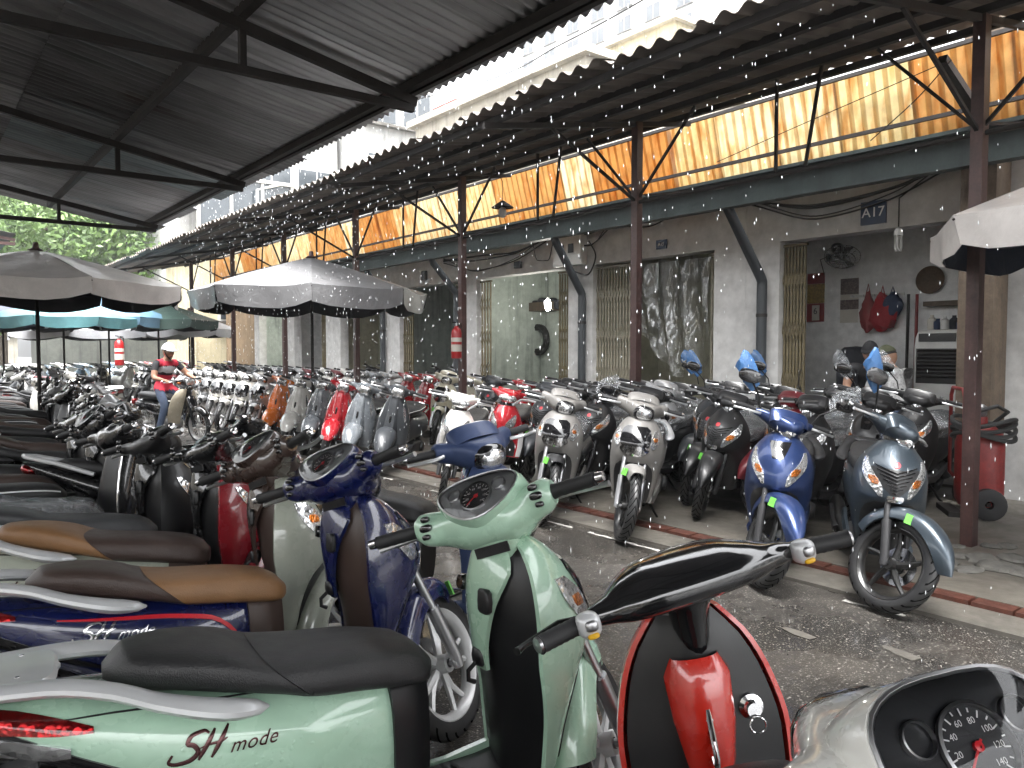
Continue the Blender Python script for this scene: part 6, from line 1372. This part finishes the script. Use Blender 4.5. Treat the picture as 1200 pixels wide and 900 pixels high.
# ------------------------------------------------------------------ rain falling through the gap and off the eaves
dm = MB(); rg = np.random.default_rng(21); nd = 3600
Y = .9+10.5*rg.random(nd)**.8; X = np.where(rg.random(nd) < .35, rg.normal(EX+.16, .05, nd), rg.uniform(EX+.1, AF[0]+.1, nd)); Z = rg.uniform(.1, 4.6, nd)
t = NT('rain_water'); t.set(color=(.9, .93, .95), rough=.1, trans=.25, ior=1.33); t.b.inputs['Alpha'].default_value = 1; M['rain'] = t.m
ang = np.arange(5)/5*6.283; VV = []; FR = []
for i in range(nd):
    s = rg.uniform(.6, 1.25)*.0030*(1 if Y[i] > 2.5 else .7); L = s*rg.uniform(2.5, 5.5); b0 = len(VV)
    VV.append((X[i], Y[i], Z[i]+L*1.4))
    for a_ in ang: VV.append((X[i]+s*math.cos(a_), Y[i]+s*math.sin(a_), Z[i]))
    VV.append((X[i], Y[i], Z[i]-L*.7)); 
    for k in range(5): FR += [(b0, b0+1+k, b0+1+(k+1) % 5), (b0+6, b0+1+(k+1) % 5, b0+1+k)]
me = bpy.data.meshes.new('rain'); me.from_pydata(VV, [], FR); me.materials.append(M['rain']); me.polygons.foreach_set('use_smooth', [True]*len(FR)); o = put('rain', me); o['kind'] = 'stuff'; o['label'] = 'falling raindrops in the open gap between the roofs'
s = spawn(T_city, 'scooter', 'mint green scooter with black seat and grey luggage rack', 'scooter', (.985, 1.70), -8.5, col(MINT, column=hexc('9DBBA4')), lean=-3, steer=44, skip=('green_label',))
s = spawn(T_cityc, 'scooter', 'navy blue scooter with brown and tan seat and red side stripe', 'scooter', (.927, 2.50), -8, col(NAVY, TAN, BRN, BRN, NAVY), lean=-6, steer=36)
for sd in (1, -1): patch(T_cityc.B.pt, [(-.60, 19, 21), (-.45, 25, 30), (-.30, 29, 35), (-.2, 27, 33), (-.12, 10, 16), (-.075, -14, -6)], 20, 3, .0035, side=sd).build('side_stripe', M['needle'], s)
spawn(T_city, 'scooter', 'pale sage scooter with tan and brown seat beside the navy one', 'scooter', (.86, 3.13), -20, dict(col(CREAM, BRN, TAN, BRN, BRN), head=BRN), lean=-6, steer=44)
spawn(T_elec, 'electric_scooter', 'small electric scooter with red edged black apron and glossy black handlebar', 'scooter', (1.305, .765), 54, col((.50, .022, .012)), lean=-9, steer=13)
dp = at_z(1136, 862, 1.06); dh = R(60)
spawn(T_dash, 'scooter', 'off white scooter showing its large speedometer', 'scooter', (dp[0]-.27*math.cos(dh), dp[1]-.27*math.sin(dh)), 60, col(hexc('E6E5E0')), lean=-2, steer=8, skip=('green_label',))
spawn(T_cityc, 'scooter', 'matte steel blue scooter standing across the alley behind the mint one', 'scooter', (1.92, 3.2), -62, col((.045, .07, .16)), lean=-6, steer=-38, finish='satin')
s = spawn(T_vis, 'scooter', 'dark slate scooter with black grille and five spoke wheel facing the alley', 'scooter', (4.87, 2.42), -147, col(hexc('3F4850'), column=BLK, wheel=(.018, .018, .018)), lean=-5, steer=47, finish='metallic')
mirror(s, T_vis, -1, 'bluefilm', 47)
s = spawn(T_vis2, 'scooter', 'deep blue scooter with a blue wrapped mirror beside the slate one', 'scooter', (4.745, 3.04), -153, col((.022, .042, .125), column=BLK, wheel=(.018, .018, .018)), lean=-5, steer=32, finish='metallic')
mirror(s, T_vis2, -1, 'bluefilm', 32); mirror(s, T_vis2, 1, 'film', 32)
s = spawn(T_silver, 'scooter', 'satin silver scooter with plastic wrapped seat and thin spoked black wheel', 'scooter', (4.85, 4.47), -144, col(SILV, wheel=(.02, .02, .02)), lean=-6, steer=18, finish='satin'); wrap_seat(s, T_silver)
s = spawn(T_silver, 'scooter', 'second satin silver scooter with glossy black mudguard further along', 'scooter', (4.76, 5.32), -143, col(SILV, wheel=(.02, .02, .02)), lean=-6, steer=22, finish='satin'); wrap_seat(s, T_silver); mirror(s, T_silver, 1, 'film', 22)
kid(s, 'front_fender')[0].color = (*BLK, 1)

CL = dict(white=hexc('D8D6D0'), silver=hexc('9A9B9C'), grey=hexc('6C7176'), dark_grey=hexc('33363A'), black=(.009, .009, .010), red=(.36, .012, .02), dark_red=(.13, .008, .014), orange=(.72, .17, .02),
          cream=hexc('C2BCA8'), blue=(.03, .06, .2), sage=CREAM, brown=(.05, .032, .028), pale_blue=hexc('8FA6B8'), yellow=(.6, .42, .03))
KN = {'c': 'scooter', 'v': 'scooter', 'r': 'retro scooter', 'b': 'step-through bike'}
TP = dict(c=T_cityc, v=T_vis, w=T_vis2, r=T_retro, b=T_bone); KN['w'] = 'scooter'
def row(items, where, group, detail=False):
    """items: (x, y, kind, colour word, heading, steer, seat)"""
    for i, (x, y, kd, cw, hd, st, seat) in enumerate(items):
        pv = items[i-1][3] if i else None; nx = items[i+1][3] if i+1 < len(items) else None; w = lambda c: c.replace('_', ' ')
        lab = w(cw)+' '+KN[kd]
        if pv and nx: lab += (f' between two {w(pv)} ones' if pv == nx else f' between a {w(pv)} and a {w(nx)} one')+' '+where
        else: lab += f' beside a {w(pv or nx)} one at one end '+where
        lab = lab.replace(' a orange', ' an orange')
        c = col(CL[cw], seat, wheel=(.55, .55, .55) if kd in 'cr' else (.03, .03, .03), wing=CL['silver'] if cw == 'white' else (.6, .6, .6) if cw == 'red' else BLK, column=CL[cw] if kd == 'r' else BLK)
        if kd == 'r': c['inner'] = CL[cw]
        spawn(TP[kd], {'b': 'motorbike', 'r': 'retro_scooter'}.get(kd, 'scooter'), lab, 'scooter' if kd != 'b' else 'motorbike', (x, y), hd, c, group, -11 if kd == 'r' else -7, st, 'dull' if cw in ('black', 'dark_grey', 'dark_red', 'brown') and 'left' not in where and 'umbrella' not in where else None, detail, .03 if x > 5 else 0)
def at_head(u, X, hd, fx=.44): Y = on_x(u, X); return X-fx*math.cos(R(hd)), Y-fx*math.sin(R(hd))
# ---- alley-side row on the right
it = []
for u, X, kd, cw, hd, st in ((580, 4.75, 'b', 'red', -140, 10), (524, 4.2, 'b', 'white', -138, 14), (446, 4.45, 'r', 'dark_grey', -136, 12), (408, 4.42, 'r', 'grey', -135, 14), (384, 4.5, 'r', 'red', -135, 14), (361, 4.5, 'r', 'grey', -135, 12), (337, 4.5, 'r', 'white', -135, 12), (315, 4.55, 'r', 'orange', -135, 13),
        (297, 4.6, 'c', 'silver', -135, 10), (279, 4.6, 'c', 'white', -134, 12), (264, 4.6, 'c', 'white', -136, 8), (250, 4.62, 'c', 'white', -134, 12), (237, 4.62, 'c', 'silver', -134, 9), (226, 4.62, 'c', 'white', -134, 14), (216, 4.62, 'c', 'grey', -134, 10), (206, 4.62, 'v', 'white', -134, 10), (197, 4.62, 'c', 'dark_red', -134, 10), (189, 4.62, 'v', 'silver', -134, 10), (181, 4.62, 'c', 'white', -134, 10), (173, 4.62, 'v', 'black', -134, 10), (166, 4.62, 'c', 'silver', -134, 10), (159, 4.62, 'c', 'white', -134, 10)):
    x, y = at_head(u, X, hd); it.append((x, y, kd, cw, hd, st, SEATK))
row(it[:8], 'in the alley side row', 'scooters in the alley side row', True); row(it[8:], 'past the orange one', 'scooters in the alley side row')
# ---- row under the awning
it = []
for u, X, kd, cw, hd, st in ((762, 6.0, 'c', 'silver', -150, 20), (700, 6.5, 'b', 'black', -165, -10), (655, 6.5, 'v', 'black', -150, 10), (603, 6.3, 'b', 'red', -140, 8), (566, 6.35, 'v', 'dark_grey', -142, 14), (533, 6.4, 'r', 'cream', -140, 14), (512, 6.45, 'c', 'cream', -140, 14), (487, 6.5, 'r', 'red', -138, 12), (464, 6.5, 'r', 'red', -138, 12), (446, 6.5, 'v', 'silver', -138, 10), (430, 6.5, 'v', 'grey', -138, 10),
        (414, 6.5, 'c', 'silver', -138, 12), (400, 6.5, 'c', 'white', -138, 12), (388, 6.5, 'v', 'dark_red', -138, 10), (376, 6.5, 'c', 'white', -138, 10), (365, 6.5, 'v', 'black', -138, 12), (354, 6.5, 'v', 'dark_red', -138, 12), (344, 6.5, 'v', 'silver', -138, 12), (334, 6.5, 'v', 'black', -138, 12), (325, 6.5, 'c', 'grey', -138, 12),
        (316, 6.5, 'v', 'silver', -138, 12), (308, 6.5, 'v', 'black', -138, 12), (300, 6.5, 'c', 'white', -138, 12), (292, 6.5, 'v', 'grey', -138, 12), (285, 6.5, 'v', 'silver', -138, 12), (278, 6.5, 'v', 'black', -138, 12), (271, 6.5, 'v', 'black', -138, 12), (264, 6.5, 'v', 'dark_red', -138, 12), (258, 6.5, 'v', 'black', -138, 12), (252, 6.5, 'v', 'silver', -138, 12), (246, 6.5, 'v', 'grey', -138, 12)):
    x, y = at_head(u, X, hd); it.append((x, y, kd, cw, hd, st, SEATK))
row(it[:9], 'by the awning posts', 'scooters under the awning', True); row(it[9:], 'under the awning', 'scooters under the awning')
# ---- black ones packed in front of A15 and A17
it = [(6.35, 6.35, 'v', 'black', -155, 20, SEATK), (6.0, 5.25, 'w', 'black', -165, 18, SEATK), (6.9, 5.2, 'v', 'dark_grey', -160, -12, SEATK), (6.35, 4.62, 'v', 'black', 188, 14, SEATK), (7.1, 4.45, 'w', 'black', -165, 22, SEATK), (6.5, 3.95, 'v', 'dark_red', 186, -14, SEATK), (7.35, 3.75, 'w', 'black', 200, 20, SEATK), (6.75, 3.35, 'w', 'black', -170, 24, SEATK), (6.1, 3.55, 'v', 'black', -170, -14, SEATK), (7.6, 4.9, 'w', 'black', -168, 14, SEATK), (5.75, 6.0, 'w', 'black', -160, 16, SEATK), (7.0, 5.75, 'v', 'black', -158, 12, SEATK), (5.95, 4.25, 'v', 'black', 192, 18, SEATK), (7.75, 4.2, 'v', 'black', 184, -12, SEATK), (7.1, 6.35, 'w', 'black', -160, 14, SEATK), (5.7, 5.7, 'v', 'black', -158, 14, SEATK), (7.7, 5.5, 'w', 'black', -165, 10, SEATK), (7.55, 3.35, 'v', 'black', 188, 12, SEATK), (5.9, 6.7, 'v', 'dark_grey', -155, 12, SEATK)]
n0 = len(bpy.data.objects); row(it, 'in front of A17', 'black scooters before the A17 shop', True)
BL = ['black scooter standing before the plastic curtain of A15', 'black scooter right behind the first satin silver one', 'dark grey scooter beside the foot of the bent drain pipe', 'black scooter behind the deep blue one, seat in film', 'black scooter at the folded gate of A17',
      'dark red scooter among the black ones behind the blue one', 'black scooter close to the man in the black cap', 'black scooter behind the slate one with a film bagged mirror', 'black scooter between the deep blue and the slate ones', 'black scooter against the pillar between A15 and A17', 'black scooter beside the second oxide red post, film on its seat',
      'black scooter before the right hand gate of A15', 'black scooter behind the gap between silver and blue scooters', 'black scooter right in the A17 doorway', 'black scooter before the left hand gate of A15', 'black scooter behind the two satin silver ones', 'black scooter touching the A15 gate by the drain pipe', 'black scooter nearest the air cooler of A17', 'dark grey scooter behind the second satin silver one']
for o, l in zip([o for o in COL.objects if o.get('group') == 'black scooters before the A17 shop'], BL): o['label'] = l
for o in [o for o in COL.objects if o.get('group') == 'black scooters before the A17 shop']:
    wrap_seat(o, T_vis)
    if 4.3 < o.location.y < 5.23 or o.location.y < 3.5: mirror(o, T_vis, -1, 'bluefilm' if o.location.y > 4 else 'film', 15)
# one at the edge of the pavement past the extinguisher cart
s = spawn(T_vis, 'scooter', 'black scooter past the red extinguisher cart with one mirror up', 'scooter', (5.75, 1.25), -165, col(CL['black'], wheel=(.02,)*3), None, -6, 12); mirror(s, T_vis, -1, None, 12)
# ---- left row under the market roof
LY = []
s = spawn(T_vis2, 'scooter', 'red fronted scooter with plain grey seat beside the sage one', 'scooter', (.80, 3.66), -10, dict(col((.26, .010, .018), (.05, .052, .055), column=BLK, wheel=(.6, .6, .6)), head=BLK), None, -6, 26)
s = spawn(T_vis2, 'scooter', 'red tailed scooter whose seat is wrapped in clear plastic', 'scooter', (.66, 4.10), -8, col(CL['black'], SEATK), None, -6, 24, 'dull'); wrap_seat(s, T_vis2)
s = spawn(T_retro, 'retro_scooter', 'gloss black retro scooter with piped black seat in the left row', 'scooter', (.58, 4.66), -6, col(CL['black'], inner=CL['black']), None, -5, 22)
s = spawn(T_cityc, 'scooter', 'black scooter with tan pillion seat behind the black retro one', 'scooter', (.62, 5.2), -8, col(CL['black'], BRN, TAN), None, -6, 28)
s = spawn(T_vis2, 'scooter', 'black scooter with ribbed black seat and silver apron edge', 'scooter', (.60, 5.72), -8, col(CL['black'], SEATK, inner=SEATK), None, -6, 24)
s = spawn(T_bone, 'motorbike', 'black step-through bike with yellow headlight and blue side flash', 'motorbike', (1.35, 4.95), -24, col(CL['black'], wing=(.01, .02, .25)), None, -6, 20)
it = []; y = 6.25; cs = ['black', 'silver', 'black', 'dark_red', 'white', 'black', 'brown', 'silver', 'black', 'white', 'black', 'brown', 'black', 'white', 'dark_red', 'black', 'silver', 'white', 'black', 'pale_blue', 'silver', 'white', 'black', 'red', 'white', 'silver']
random.seed(11)
for k in range(25):
    it.append((.95+.05*(y-6)+random.uniform(-.12, .12), y, 'vcwbvrcv'[k % 8], cs[k], -8+random.uniform(-10, 10), random.choice((22, 15, 28, -10)), random.choice((SEATK, SEATK, BRN))))
    y += random.uniform(.52, .62)
row(it[:9], 'in the left row', 'scooters in the left row', True); row(it[9:], 'past the beige umbrella', 'scooters in the left row')
# second file further along on the left, in front of the far umbrellas
it = []; y = 14.2
cs2 = ['black', 'silver', 'black', 'white', 'dark_grey', 'red', 'silver', 'white', 'black', 'silver', 'white', 'pale_blue', 'grey', 'white', 'silver', 'black', 'white', 'silver', 'red', 'white', 'pale_blue', 'white']
for k in range(15):
    it.append((2.0+.02*(y-10)+random.uniform(-.1, .1), y, 'vcwrvbcv'[(k*3) % 8], cs2[k], 170+random.uniform(-12, 12) if k % 3 else -30, 12, SEATK)); y += random.uniform(.55, .7)
row(it, 'by the rider', 'scooters in the middle file')
# far end of the alley
it = []
for r_ in range(2):
    for k in range(11): it.append((1.9+k*.62+random.uniform(-.1, .1), 25.2+r_*2.1, 'vcr'[(k+r_) % 3], random.choice(['white', 'silver', 'black', 'grey', 'red', 'pale_blue', 'white']), -95+random.uniform(-12, 12), 10, SEATK))
row(it, 'before the tarpaulin stall', 'scooters at the far end of the alley')
# black ones parked inside the shops
it = [(WX+.9, y, 'v', 'black', 180, 15, SEATK) for y in (13.1, 13.8, 16.2, 16.9, 19.0)]
row(it, 'inside a shop room', 'scooters inside the shops')
for o, l in zip([o for o in COL.objects if o.get('group') == 'scooters inside the shops'], ('near of two black scooters in the pale green room', 'far of two black scooters in the pale green room', 'near of two black scooters in the yellowish room', 'far of two black scooters in the yellowish room', 'lone black scooter in the tube lit room')): o['label'] = l

# ------------------------------------------------------------------ rain-laden air
hz = MB().box((20, 20, 38.5), (170, 170, 39.6)).build('haze', smooth=False); hz['kind'] = 'stuff'; hz['label'] = 'thin pale haze of rain filling the air'
air = bpy.data.materials.new('rain_air'); air.use_nodes = True; nt = air.node_tree; nt.nodes.remove(nt.nodes['Principled BSDF'])
v = nt.nodes.new('ShaderNodeVolumePrincipled'); v.inputs['Color'].default_value = (.92, .94, .96, 1); v.inputs['Density'].default_value = .0013
nt.links.new(v.outputs[0], nt.nodes['Material Output'].inputs['Volume']); hz.data.materials.append(air)
